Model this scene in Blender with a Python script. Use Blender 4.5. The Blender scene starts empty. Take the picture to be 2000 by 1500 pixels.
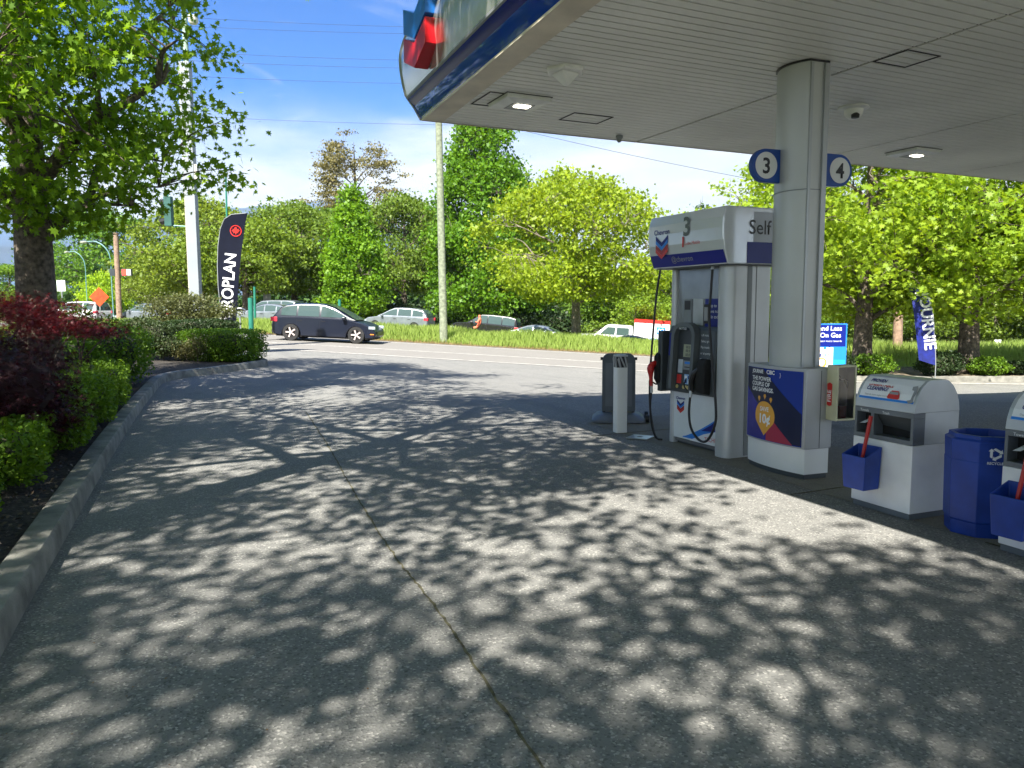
import bpy, bmesh, math, random
import numpy as np
from mathutils import Vector, Matrix
random.seed(7); rng = np.random.default_rng(7)
S = bpy.context.scene; COL = S.collection
R = math.radians; PI = math.pi
# ------------------------------------------------------------------ camera
CH = 1.6; AZ = R(25); PT = R(5.86); RL = R(0.25)
fw = Vector((math.sin(AZ)*math.cos(PT), math.cos(AZ)*math.cos(PT), -math.sin(PT)))
r0 = Vector((math.cos(AZ), -math.sin(AZ), 0)); u0 = r0.cross(fw)
rt = r0*math.cos(RL)-u0*math.sin(RL); up = u0*math.cos(RL)+r0*math.sin(RL)
cam = bpy.data.objects.new('camera', bpy.data.cameras.new('camera')); COL.objects.link(cam); S.camera = cam
cam.matrix_world = Matrix(((rt.x, up.x, -fw.x, 0), (rt.y, up.y, -fw.y, 0), (rt.z, up.z, -fw.z, CH), (0, 0, 0, 1)))
cam.data.sensor_width = 36; cam.data.lens = 27; cam.data.clip_end = 20000; cam.data.clip_start = .05
# plan axes: u to the right of the view, v along it (metres from where the photographer stands)
def XY(u, v): return (.9063*u+.4226*v, -.4226*u+.9063*v)
def UV(x, y): return (.9063*x-.4226*y, .4226*x+.9063*y)
def sm(a, b, t):
    t = min(1, max(0, (t-a)/(b-a))); return t*t*(3-2*t)
def Huv(u, v):
    s = v+.2*u
    zr = -.27-.05*u; zr = max(-.72, min(.35, zr))
    zf = -.95-.11*u; zf = max(-4.6, min(.25, zf))
    a = sm(11.5, 24, s); b = sm(39, 50, s)
    berm = .25*sm(33.2, 36, s)*(1-sm(38, 44, s))
    return (zr*a)*(1-b)+zf*b+berm
def H(x, y): return Huv(*UV(x, y))
def RAY(px, py):
    return fw+rt*((px-1000)/1500)-up*((py-750)/1500)
def AT(px, py, v):            # point seen at that pixel, v metres along the view
    d = RAY(px, py); t = v/(d.x*.4226+d.y*.9063); return Vector((d.x*t, d.y*t, CH+d.z*t))
def ON(px, v):                # ground point under that picture column
    p = AT(px, 600, v); return Vector((p.x, p.y, H(p.x, p.y)))
# ------------------------------------------------------------------ materials
MATS = {}
def mat(name, col, rough=.6, metal=0, var=.08, scale=3, bump=0, bscale=40, spec=.5, coat=0, col2=None, em=None, trans=0):
    if name in MATS: return MATS[name]
    m = bpy.data.materials.new(name); m.use_nodes = True; nt = m.node_tree; N = nt.nodes; L = nt.links
    b = N['Principled BSDF']; c = tuple(col)+(1,)
    b.inputs['Roughness'].default_value = rough; b.inputs['Metallic'].default_value = metal
    b.inputs['Specular IOR Level'].default_value = spec; b.inputs['Coat Weight'].default_value = coat
    b.inputs['Transmission Weight'].default_value = trans
    tc = N.new('ShaderNodeTexCoord'); nz = N.new('ShaderNodeTexNoise'); nz.inputs['Scale'].default_value = scale; nz.inputs['Detail'].default_value = 6
    L.new(tc.outputs['Object'], nz.inputs['Vector'])
    mx = N.new('ShaderNodeMix'); mx.data_type = 'RGBA'
    c2 = col2 if col2 else tuple(x*(1-3*var) for x in col)
    mx.inputs['A'].default_value = tuple(c2)+(1,); mx.inputs['B'].default_value = tuple(min(1, x*(1+(0 if col2 else var))) for x in col)+(1,)
    rm = N.new('ShaderNodeMapRange'); rm.inputs[1].default_value = .3; rm.inputs[2].default_value = .65
    L.new(nz.outputs[0], rm.inputs[0]); L.new(rm.outputs[0], mx.inputs['Factor']); L.new(mx.outputs['Result'], b.inputs['Base Color'])
    if bump:
        n2 = N.new('ShaderNodeTexNoise'); n2.inputs['Scale'].default_value = bscale; n2.inputs['Detail'].default_value = 4; L.new(tc.outputs['Object'], n2.inputs['Vector'])
        bp = N.new('ShaderNodeBump'); bp.inputs['Strength'].default_value = bump; bp.inputs['Distance'].default_value = .02
        L.new(n2.outputs[0], bp.inputs['Height']); L.new(bp.outputs[0], b.inputs['Normal'])
    if em: b.inputs['Emission Color'].default_value = c; b.inputs['Emission Strength'].default_value = em
    MATS[name] = m; return m
def leafmat(name, col, col2, tr=.45, rough=.5, tcol=None):
    m = bpy.data.materials.new(name); m.use_nodes = True; nt = m.node_tree; N = nt.nodes; L = nt.links
    b = N['Principled BSDF']; out = N['Material Output']; b.inputs['Roughness'].default_value = rough; b.inputs['Specular IOR Level'].default_value = .3
    g = N.new('ShaderNodeNewGeometry'); tc = N.new('ShaderNodeTexCoord')
    nz = N.new('ShaderNodeTexNoise'); nz.inputs['Scale'].default_value = .6; nz.inputs['Detail'].default_value = 2; L.new(tc.outputs['Object'], nz.inputs['Vector'])
    ad = N.new('ShaderNodeMath'); ad.operation = 'MULTIPLY_ADD'; L.new(g.outputs['Random Per Island'], ad.inputs[0]); ad.inputs[1].default_value = .55
    a2 = N.new('ShaderNodeMath'); a2.operation = 'MULTIPLY'; L.new(nz.outputs[0], a2.inputs[0]); a2.inputs[1].default_value = .45; L.new(a2.outputs[0], ad.inputs[2])
    mx = N.new('ShaderNodeMix'); mx.data_type = 'RGBA'; mx.inputs['A'].default_value = tuple(col)+(1,); mx.inputs['B'].default_value = tuple(col2)+(1,); L.new(ad.outputs[0], mx.inputs['Factor'])
    oi = N.new('ShaderNodeObjectInfo'); mu = N.new('ShaderNodeMix'); mu.data_type = 'RGBA'; mu.blend_type = 'MULTIPLY'; mu.inputs['Factor'].default_value = 1
    L.new(mx.outputs['Result'], mu.inputs['A']); L.new(oi.outputs['Color'], mu.inputs['B']); L.new(mu.outputs['Result'], b.inputs['Base Color'])
    t = N.new('ShaderNodeBsdfTranslucent'); mt = N.new('ShaderNodeMix'); mt.data_type = 'RGBA'; mt.blend_type = 'MULTIPLY'; mt.inputs['Factor'].default_value = 1
    L.new(mu.outputs['Result'], mt.inputs['A']); mt.inputs['B'].default_value = tuple(tcol or (1.5, 1.35, .5))+(1,); L.new(mt.outputs['Result'], t.inputs['Color'])
    ms = N.new('ShaderNodeMixShader'); ms.inputs[0].default_value = tr; L.new(b.outputs[0], ms.inputs[1]); L.new(t.outputs[0], ms.inputs[2]); L.new(ms.outputs[0], out.inputs['Surface'])
    MATS[name] = m; return m
def groundmat(name, base, dark, light, speck=160, sp_amt=.5, patch=.35, rough=.9, crack=False):
    m = bpy.data.materials.new(name); m.use_nodes = True; nt = m.node_tree; N = nt.nodes; L = nt.links
    b = N['Principled BSDF']; b.inputs['Roughness'].default_value = rough; b.inputs['Specular IOR Level'].default_value = .25
    tc = N.new('ShaderNodeTexCoord')
    def noise(sc, det=5, dist=0):
        n = N.new('ShaderNodeTexNoise'); n.inputs['Scale'].default_value = sc; n.inputs['Detail'].default_value = det; n.inputs['Distortion'].default_value = dist; L.new(tc.outputs['Object'], n.inputs['Vector']); return n
    def ramp(src, lo, hi, a, c):
        r = N.new('ShaderNodeMapRange'); r.inputs[1].default_value = lo; r.inputs[2].default_value = hi; r.inputs[3].default_value = a; r.inputs[4].default_value = c; L.new(src, r.inputs[0]); return r.outputs[0]
    def mix(f, A, B):
        x = N.new('ShaderNodeMix'); x.data_type = 'RGBA'
        if isinstance(f, float): x.inputs['Factor'].default_value = f
        else: L.new(f, x.inputs['Factor'])
        for k, q in (('A', A), ('B', B)):
            if isinstance(q, tuple): x.inputs[k].default_value = q+(1,)
            else: L.new(q, x.inputs[k])
        return x.outputs['Result']
    c = mix(ramp(noise(.35, 6, .6).outputs[0], .38, .66, 0, patch), base, dark)
    c = mix(ramp(noise(3.5, 8).outputs[0], .5, .72, 0, .35), c, dark)
    v = N.new('ShaderNodeTexVoronoi'); v.inputs['Scale'].default_value = speck; L.new(tc.outputs['Object'], v.inputs['Vector'])
    sp = N.new('ShaderNodeSeparateColor'); L.new(v.outputs['Color'], sp.inputs[0])
    c = mix(ramp(sp.outputs[0], .80, .97, 0, sp_amt), c, light)
    c = mix(ramp(sp.outputs[1], .7, .95, 0, sp_amt), c, tuple(x*.45 for x in dark))
    c = mix(ramp(noise(12, 3).outputs[0], .68, .74, 0, .35), c, tuple(x*.5 for x in dark))
    if crack:
        mpn = N.new('ShaderNodeMapping'); nd = noise(1.1, 4); ad = N.new('ShaderNodeVectorMath'); ad.operation = 'MULTIPLY_ADD'; L.new(nd.outputs[1], ad.inputs[0]); ad.inputs[1].default_value = (.7, .7, 0); L.new(tc.outputs['Object'], ad.inputs[2])
        vc = N.new('ShaderNodeTexVoronoi'); vc.feature = 'DISTANCE_TO_EDGE'; vc.inputs['Scale'].default_value = .23; L.new(ad.outputs[0], vc.inputs['Vector'])
        c = mix(ramp(vc.outputs['Distance'], .0, .0013, .3, 0), c, tuple(x*.35 for x in dark))
        st = noise(.9, 3, .2); c = mix(ramp(st.outputs[0], .63, .72, 0, .45), c, tuple(x*.55 for x in dark))
        mp_ = N.new('ShaderNodeMapping'); mp_.inputs['Scale'].default_value = (1.6, .09, 1); L.new(tc.outputs['Object'], mp_.inputs[0]); ns = N.new('ShaderNodeTexNoise'); ns.inputs['Scale'].default_value = 1.4; ns.inputs['Detail'].default_value = 3; L.new(mp_.outputs[0], ns.inputs['Vector'])
        c = mix(ramp(ns.outputs[0], .52, .7, 0, .4), c, dark)
    L.new(c, b.inputs['Base Color'])
    bp = N.new('ShaderNodeBump'); bp.inputs['Strength'].default_value = .5; bp.inputs['Distance'].default_value = .006
    L.new(v.outputs['Distance'], bp.inputs['Height']); L.new(bp.outputs[0], b.inputs['Normal'])
    MATS[name] = m; return m
WHITE = mat('white_paint', (.78, .79, .78), .35, var=.03, scale=1.5)
SILV = mat('silver_paint', (.42, .44, .45), .38, metal=.45, var=.04, scale=2)
GREY = mat('grey_paint', (.24, .26, .27), .5, var=.05)
DGREY = mat('dark_grey_plastic', (.055, .065, .072), .45, var=.05)
BLACK = mat('black_rubber', (.012, .012, .013), .45, var=.05)
HOLE = mat('black_opening', (.006, .006, .006), .8)
NAVY = mat('navy_print', (.006, .016, .2), .3, var=.02, spec=.35)
DNAVY = mat('dark_navy_print', (.006, .012, .05), .3, var=.02)
BLUE = mat('blue_plastic', (.008, .045, .30), .42, var=.1, scale=6, bump=.08)
BRIGHT = mat('bright_blue_print', (.02, .22, .72), .3, var=.02)
RED = mat('red_print', (.6, .03, .025), .3, var=.03)
CRIM = mat('crimson_print', (.36, .03, .07), .3, var=.03)
ORNG = mat('orange_print', (.72, .36, .05), .35, var=.02)
WP = mat('white_print', (.82, .83, .85), .35, var=.0)
KP = mat('black_print', (.02, .02, .025), .35)
GP = mat('grey_print', (.3, .31, .32), .4)
CREAM = mat('cream_plastic', (.62, .60, .40), .45, var=.06, scale=5)
GLASS = mat('dark_glass', (.045, .075, .07), .06, spec=.9, var=0)
CLEAR = mat('clear_cover', (.45, .43, .40), .12, var=.03, spec=.6)
TYRE = mat('tyre_rubber', (.018, .018, .018), .8)
ALLOY = mat('alloy', (.62, .53, .50), .4, metal=.15)
GREEN = mat('green_paint', (.02, .17, .12), .4, var=.05)
WOOD = mat('pole_wood', (.22, .25, .17), .85, var=.15, scale=9, bump=.3, bscale=30)
WOODB = mat('brown_pole_wood', (.3, .2, .14), .85, var=.15, scale=9, bump=.3, bscale=30)
BARK = mat('bark', (.13, .105, .08), .95, var=.25, scale=14, bump=1.0, bscale=22)
BARKL = mat('pale_bark', (.2, .17, .13), .95, var=.25, scale=14, bump=.8, bscale=18)
CONC = mat('kerb_concrete', (.235, .23, .20), .9, var=.16, scale=5, bump=.4, bscale=60)
MULCH = mat('mulch', (.05, .042, .034), 1, var=.25, scale=20, bump=1.2, bscale=45)
MOSS = mat('joint_moss', (.12, .11, .06), 1, var=.3, scale=18)
LENS = mat('lit_lens', (1, .93, .75), .3, em=5)
STEEL = mat('plate_steel', (.4, .42, .44), .3, metal=.7, var=.1)
# ------------------------------------------------------------------ mesh helpers
class MB:
    def __init__(s): s.v = []; s.f = []
    def add(s, vs, fs):
        n = len(s.v); s.v += [tuple(p) for p in vs]; s.f += [tuple(i+n for i in f) for f in fs]; return s
    def box(s, x0, x1, y0, y1, z0, z1):
        vs = [(x, y, z) for z in (z0, z1) for y in (y0, y1) for x in (x0, x1)]
        return s.add(vs, [(0, 2, 3, 1), (4, 5, 7, 6), (0, 1, 5, 4), (2, 6, 7, 3), (0, 4, 6, 2), (1, 3, 7, 5)])
    def loft(s, rings, cap=True, closed=True):
        n = len(rings[0]); vs = [p for r in rings for p in r]; fs = []
        for i in range(len(rings)-1):
            for j in range(n if closed else n-1):
                k = (j+1) % n; fs.append((i*n+j, i*n+k, (i+1)*n+k, (i+1)*n+j))
        if cap: fs.append(tuple(range(n))[::-1]); fs.append(tuple((len(rings)-1)*n+j for j in range(n)))
        return s.add(vs, fs)
    def prism(s, pts, z0, z1): return s.loft([[(x, y, z0) for x, y in pts], [(x, y, z1) for x, y in pts]])
    def prism_y(s, pts, y0, y1): return s.loft([[(x, y0, z) for x, z in pts], [(x, y1, z) for x, z in pts]])
    def tube(s, path, rad, n=8):
        P = [Vector(p) for p in path]; rs = rad if isinstance(rad, (list, tuple)) else [rad]*len(P); rings = []; a = None
        for i, p in enumerate(P):
            d = (P[min(i+1, len(P)-1)]-P[max(i-1, 0)]).normalized()
            if a is None: a = d.orthogonal().normalized()
            a = (a-d*a.dot(d)); a = a.normalized() if a.length > 1e-5 else d.orthogonal().normalized(); b = d.cross(a)
            rings.append([tuple(p+a*(rs[i]*math.cos(2*PI*k/n))+b*(rs[i]*math.sin(2*PI*k/n))) for k in range(n)])
        return s.loft(rings)
    def lathe(s, prof, c, axis='z', n=20, cap=True):
        rings = []
        for r, h in prof:
            ring = []
            for k in range(n):
                a = 2*PI*k/n; x, y = r*math.cos(a), r*math.sin(a)
                ring.append((c[0]+x, c[1]+y, c[2]+h) if axis == 'z' else ((c[0]+x, c[1]+h, c[2]+y) if axis == 'y' else (c[0]+h, c[1]+x, c[2]+y)))
            rings.append(ring)
        return s.loft(rings, cap)
    def build(s, name, m, parent=None, smooth=False, bevel=0, world=None, seg=2):
        me = bpy.data.meshes.new(name); v = s.v
        if world is not None: v = [(p[0]-world[0], p[1]-world[1], p[2]-world[2]) for p in v]
        me.from_pydata(v, [], s.f); bm = bmesh.new(); bm.from_mesh(me); bmesh.ops.recalc_face_normals(bm, faces=bm.faces); bm.to_mesh(me); bm.free()
        if smooth: me.polygons.foreach_set('use_smooth', [True]*len(me.polygons))
        me.materials.append(m); o = bpy.data.objects.new(name, me); COL.objects.link(o); o.parent = parent
        if smooth: me.set_sharp_from_angle(angle=R(40))
        if bevel:
            b = o.modifiers.new('bevel', 'BEVEL'); b.width = bevel; b.segments = seg; b.limit_method = 'ANGLE'; b.angle_limit = R(35)
        return o
def tag(o, label=None, cat=None, group=None, kind=None):
    if label: o['label'] = label
    if cat: o['category'] = cat
    if group: o['group'] = group
    if kind: o['kind'] = kind
    return o
def thing(name, loc, label, cat, group=None, rz=0):
    o = bpy.data.objects.new(name, None); COL.objects.link(o); o.location = loc; o.rotation_euler = (0, 0, rz); o.empty_display_size = .2
    return tag(o, label, cat, group)
def copytree(o, loc=None, rz=None, sc=None, parent=None, color=None):
    c = o.copy(); COL.objects.link(c)
    if parent: c.parent = parent
    if loc is not None: c.location = loc
    if rz is not None: c.rotation_euler = (0, 0, rz)
    if sc is not None: c.scale = sc
    if color: c.color = color
    for k in list(o.children): copytree(k, parent=c, color=color if k.name.startswith('crown') else None)
    return c
class Face:                    # a plane to lay prints on
    def __init__(s, o, ex, ey): s.o = Vector(o); s.ex = Vector(ex).normalized(); s.ey = Vector(ey).normalized(); s.n = s.ex.cross(s.ey)
    def p(s, a, b, off=.002): return tuple(s.o+s.ex*a+s.ey*b+s.n*off)
    def poly(s, pts, m, name, parent, off=.002, th=.0012):
        mb = MB(); mb.loft([[s.p(a, b, off) for a, b in pts], [s.p(a, b, off+th) for a, b in pts]]); return mb.build(name, m, parent)
    def rect(s, a0, a1, b0, b1, m, name, parent, off=.002, th=.0012): return s.poly([(a0, b0), (a1, b0), (a1, b1), (a0, b1)], m, name, parent, off, th)
    def text(s, st, a, b, size, m, name, parent, off=.004, rot=0, w=1, bold=0.0, align='LEFT', th=.0006):
        cu = bpy.data.curves.new('t', 'FONT'); cu.body = st; cu.size = size; cu.align_x = align; cu.offset = bold; cu.resolution_u = 3
        ob = bpy.data.objects.new('t', cu); me = bpy.data.meshes.new_from_object(ob); bpy.data.objects.remove(ob)
        cr, sr = math.cos(rot), math.sin(rot); M = []
        for v in me.vertices:
            x, y = v.co.x*w, v.co.y; M.append(s.p(a+x*cr-y*sr, b+x*sr+y*cr, off))
        for v, q in zip(me.vertices, M): v.co = q
        me.name = name; me.materials.clear(); me.materials.append(m); o = bpy.data.objects.new(name, me); COL.objects.link(o); o.parent = parent; return o
def catmull(pts, k=6):
    P = [Vector(p) for p in pts]; P = [P[0]*2-P[1]]+P+[P[-1]*2-P[-2]]; out = []
    for i in range(1, len(P)-2):
        for j in range(k):
            t = j/k; a, b, c, d = P[i-1:i+3]
            out.append(.5*((2*b)+(c-a)*t+(2*a-5*b+4*c-d)*t*t+(3*b-a-3*c+d)*t**3))
    return out+[P[-2]]
# ------------------------------------------------------------------ setting: ground sheets
def sheet(name, m, us, ss, off, label=None, kind='structure'):
    """grid in (u, s) with s = v + .2 u, following the lie of the land"""
    v = []; nu, ns = len(us), len(ss)
    for s_ in ss:
        for u in us:
            vv = s_-.2*u; x, y = XY(u, vv); v.append((x, y, Huv(u, vv)+off))
    f = [(j*nu+i, j*nu+i+1, (j+1)*nu+i+1, (j+1)*nu+i) for j in range(ns-1) for i in range(nu-1)]
    me = bpy.data.meshes.new(name); me.from_pydata(v, [], f); me.materials.append(m); me.polygons.foreach_set('use_smooth', [True]*len(f))
    o = bpy.data.objects.new(name, me); COL.objects.link(o); o['kind'] = kind; return o
def fr(a, b, st): 
    n = max(1, int(round((b-a)/st))); return [a+(b-a)*i/n for i in range(n+1)]
GRASSG = mat('grass_ground', (.09, .13, .035), 1, var=.3, scale=.8, col2=(.10, .10, .045), bump=.6)
FORE = groundmat('forecourt_concrete', (.205, .203, .19), (.135, .137, .132), (.50, .48, .44), 95, .55, crack=True)
FORE2 = groundmat('apron_concrete', (.215, .20, .17), (.13, .125, .105), (.36, .34, .30), 120, .3)
ROADM = groundmat('road_surface', (.215, .205, .188), (.165, .157, .145), (.36, .34, .31), 60, .3, .25)
us_far = [-4000, -1500, -600, -250, -120]+fr(-90, 90, 3)+[120, 250, 600, 1500, 4000]
ss_far = [-600, -150, -40]+fr(-20, 60, 1.5)+[70, 90, 150, 300, 800, 2000, 5000]
sheet('ground', GRASSG, us_far, ss_far, -.03)
sheet('forecourt', FORE, fr(-14, 40, 1.5), fr(-14, 25, .75), 0)
sheet('road', ROADM, fr(-60, 60, 2), fr(24.6, 33.3, .6), .004)
sheet('far_road', ROADM, fr(-70, 80, 2), fr(49.5, 58, 1), .004)
PAINT = mat('road_paint', (.62, .6, .55), .8, var=.15, scale=6)
for k_, (a, b) in enumerate(((27.9, 28.02), (32.6, 32.72), (24.75, 24.87))):
    o = sheet('lane_line', PAINT, fr(-50, 50, 2), [a, b], .009)
FOOT = mat('verge_soil', (.16, .12, .07), 1, var=.25, scale=5, bump=.6)
sheet('verge_edge', FOOT, fr(-60, 60, 2), fr(33.3, 33.75, .2), .012)
# apron slab under the islands (flush, 4 mm proud)
ap = MB(); ap.add([(4.75, -2, .004), (5.28, 8.95, .004), (6.9, 9.1, .004), (6.9, -2, .004)], [(0, 1, 2, 3)]); tag(ap.build('island_apron', FORE2), kind='structure')
sl = MB()
for y in (8.0, 4.75, 1.4): sl.box(4.8, 6.88, y-.008, y+.008, .0055, .0075)
sl.box(4.98, 5.0, -2, 3.2, .0055, .0075)
tag(sl.build('slab_joint', MOSS), kind='structure')
# mossy expansion joint
jp = catmull([(2.05, 11.8, 0), (1.764, 8.82, 0), (1.5, 6.4, 0), (1.34, 4.68, 0), (1.286, 3.65, 0), (1.156, 2.24, 0), (1.0, 0, 0)], 24)
j = MB(); vs = []
for i, p in enumerate(jp):
    w = .003+.003*math.sin(i*1.7)**2+.004*random.random(); o_ = random.uniform(-.006, .006)
    vs += [(p.x-w+o_, p.y, .005), (p.x+w+o_, p.y, .005)]
j.add(vs, [(2*i, 2*i+1, 2*i+3, 2*i+2) for i in range(len(jp)-1)]); tag(j.build('expansion_joint', MOSS), kind='structure')
# kerb round the planting bed
kb = [(-1.0, -4, 0), (-.78, 0, 0), (-.72, 2.5, 0), (-.70, 4.03, 0), (-.63, 5.6, 0), (-.47, 8.9, 0), (-.27, 12.3, 0), (-.03, 15.6, 0), (.18, 17.6, 0), (.62, 18.55, 0), (1.4, 19.35, 0), (2.3, 20.45, 0), (2.75, 21.3, 0), (2.4, 22.3, 0), (1.2, 23.2, 0), (-.5, 24.3, 0)]
kp = catmull(kb, 8); rings = []; inner = []
for i, p in enumerate(kp):
    d = (kp[min(i+1, len(kp)-1)]-kp[max(i-1, 0)]).normalized(); n = Vector((-d.y, d.x, 0)); z = H(p.x, p.y)
    prof = [(0, -.1), (0.012, .13), (.03, .155), (.17, .16), (.19, .15), (.19, -.1)]
    rings.append([tuple(p+n*a+Vector((0, 0, z+b))) for a, b in prof]); inner.append(p+n*.18)
k = MB(); k.loft(rings); tag(k.build('kerb', CONC, smooth=True), kind='structure')
# seams in the kerb
bd = MB(); vs = []; W = 14
for i, p in enumerate(inner):
    for q in range(W+1):
        t = q/W; far = Vector((-8.0, p.y*1.0+ (6 if i > 90 else 0)*0, 0)); a = p.lerp(Vector((-8.5, min(p.y, 24), 0)), t)
        hz = H(p.x, p.y)+.09+.10*sm(0, .35, t)+.03*math.sin(a.x*3.1+a.y*2.3)*t
        vs.append((a.x, a.y, hz))
n_ = len(inner); bd.add(vs, [(i*(W+1)+q, i*(W+1)+q+1, (i+1)*(W+1)+q+1, (i+1)*(W+1)+q) for i in range(n_-1) for q in range(W)])
tag(bd.build('planting_bed', MULCH, smooth=True), kind='structure')
# right-hand kerb and verge beyond the forecourt
def rk(u): return 21.6+(.0)*u
rb = MB(); r1 = []; r2 = []
for u in fr(8.9, 34, .8):
    v = 22.9-.06*(u-9); 
    if u < 9.8: v += (9.8-u)*.9
    x, y = XY(u, v); x2, y2 = XY(u, v+.18); z = Huv(u, v)
    r1.append([(x, y, z-.1), (x, y, z+.15), (x2, y2, z+.16), (x2, y2, z-.1)])
rb.loft(r1); tag(rb.build('far_kerb', CONC), kind='structure')
vs = []; us_ = fr(9.1, 34, .8)
for u in us_:
    for q in range(8):
        v0 = 23.05-.06*(u-9)+((9.8-u)*.9 if u < 9.8 else 0); v = v0+q*.55; x, y = XY(u, v); vs.append((x, y, Huv(u, v)+.14+.02*math.sin(u*4+q)))
m_ = MB(); m_.add(vs, [(i*8+q, i*8+q+1, (i+1)*8+q+1, (i+1)*8+q) for i in range(len(us_)-1) for q in range(7)])
SOILP = mat('pale_soil', (.2, .16, .11), 1, var=.25, scale=6, bump=.6)
tag(m_.build('far_planting_bed', SOILP, smooth=True), kind='structure')
# mountains, the blue of distant haze mixed into their base colour
MT = mat('haze_blue_mountain', (.02, .055, .12), 1, var=.2, scale=.003)
mv = []; nx, ny = 90, 10
for jj in range(ny):
    for i in range(nx):
        t = i/(nx-1); a = R(-75+150*t); rr = 3200+jj*260; x, y = XY(rr*math.sin(a), rr*math.cos(a))
        base = 375+80*math.sin(t*21)+45*math.sin(t*47+1)+25*math.sin(t*93); base *= .42+.95*(1-sm(-3.5, 5, math.degrees(a)))
        z = base*math.sin(PI/2*min(1, jj/7))+18*math.sin(i*1.7+jj*2.1)*(jj > 0)-20; mv.append((x, y, z))
mm = MB(); mm.add(mv, [(q*nx+i, q*nx+i+1, (q+1)*nx+i+1, (q+1)*nx+i) for q in range(ny-1) for i in range(nx-1)]); tag(mm.build('hills', MT, smooth=True), kind='structure')
# ------------------------------------------------------------------ leaves and trees
def rot_mats(n, tilt=1.0, up_bias=0):
    """random orthonormal frames (n,3,3); up_bias pulls the leaf normal towards +z"""
    nrm = rng.normal(size=(n, 3)); nrm[:, 2] = np.abs(nrm[:, 2])+up_bias; nrm /= np.linalg.norm(nrm, axis=1)[:, None]
    t = rng.normal(size=(n, 3)); t -= nrm*(t*nrm).sum(1)[:, None]; t /= np.linalg.norm(t, axis=1)[:, None]; b = np.cross(nrm, t)
    return np.stack([t, b, nrm], 2)
T_QUAD = np.array([(0, -.5, 0), (.32, 0, .04), (0, .5, 0), (-.32, 0, .04)])
T_CLUMP = np.array([(0, -.5, 0), (.25, -.2, .05), (.5, .05, 0), (.15, .15, .05), (0, .5, 0), (-.2, .18, .05), (-.5, .1, 0), (-.22, -.2, .05)])
def maple():
    P = []
    for ang, r in ((-90, .12), (-60, .42), (-38, .22), (-5, .5), (22, .25), (45, .48), (66, .27), (90, .62), (114, .27), (135, .48), (158, .25), (185, .5), (218, .22), (240, .42)):
        P.append((r*math.cos(R(ang)), r*math.sin(R(ang)), -.10*r))
    return np.array(P)
T_MAPLE = maple()
T_PALM = np.array([(r*math.cos(R(a)), r*math.sin(R(a)), -.25*r) for a, r in ((-90, .05), (-35, .5), (-15, .09), (10, .6), (30, .1), (50, .62), (70, .1), (90, .66), (110, .1), (130, .62), (150, .1), (170, .6), (195, .09), (215, .5))])
def leaves(name, pts, size, tmpl, m, parent, jit=.42, up_bias=0, droop=False):
    n = len(pts); k = len(tmpl); Rm = rot_mats(n, 1, up_bias); sz = size*(1-jit+2*jit*rng.random(n))
    V = np.einsum('nij,kj->nki', Rm, tmpl)*sz[:, None, None]+np.asarray(pts)[:, None, :]
    me = bpy.data.meshes.new(name); me.vertices.add(n*k); me.vertices.foreach_set('co', V.reshape(-1).astype(np.float32))
    me.loops.add(n*k); me.loops.foreach_set('vertex_index', np.arange(n*k, dtype=np.int32))
    me.polygons.add(n); me.polygons.foreach_set('loop_start', np.arange(0, n*k, k, dtype=np.int32))
    me.update(calc_edges=True); me.validate(); me.materials.append(m)
    o = bpy.data.objects.new(name, me); COL.objects.link(o); o.parent = parent; return o
def envelope(prof, t):
    for (a, ra), (b, rb_) in zip(prof, prof[1:]):
        if a <= t <= b: return ra+(rb_-ra)*(t-a)/(b-a+1e-9)
    return prof[-1][1]
def nz3(p, s, ph): return math.sin(p[0]*s+ph)+math.sin(p[1]*s*1.13+ph*2.1)+math.sin(p[2]*s*1.21+ph*3.3)+.6*math.sin((p[0]+p[2])*s*2.3+ph)+.6*math.sin((p[1]-p[2])*s*2.1+ph*1.7)
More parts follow.
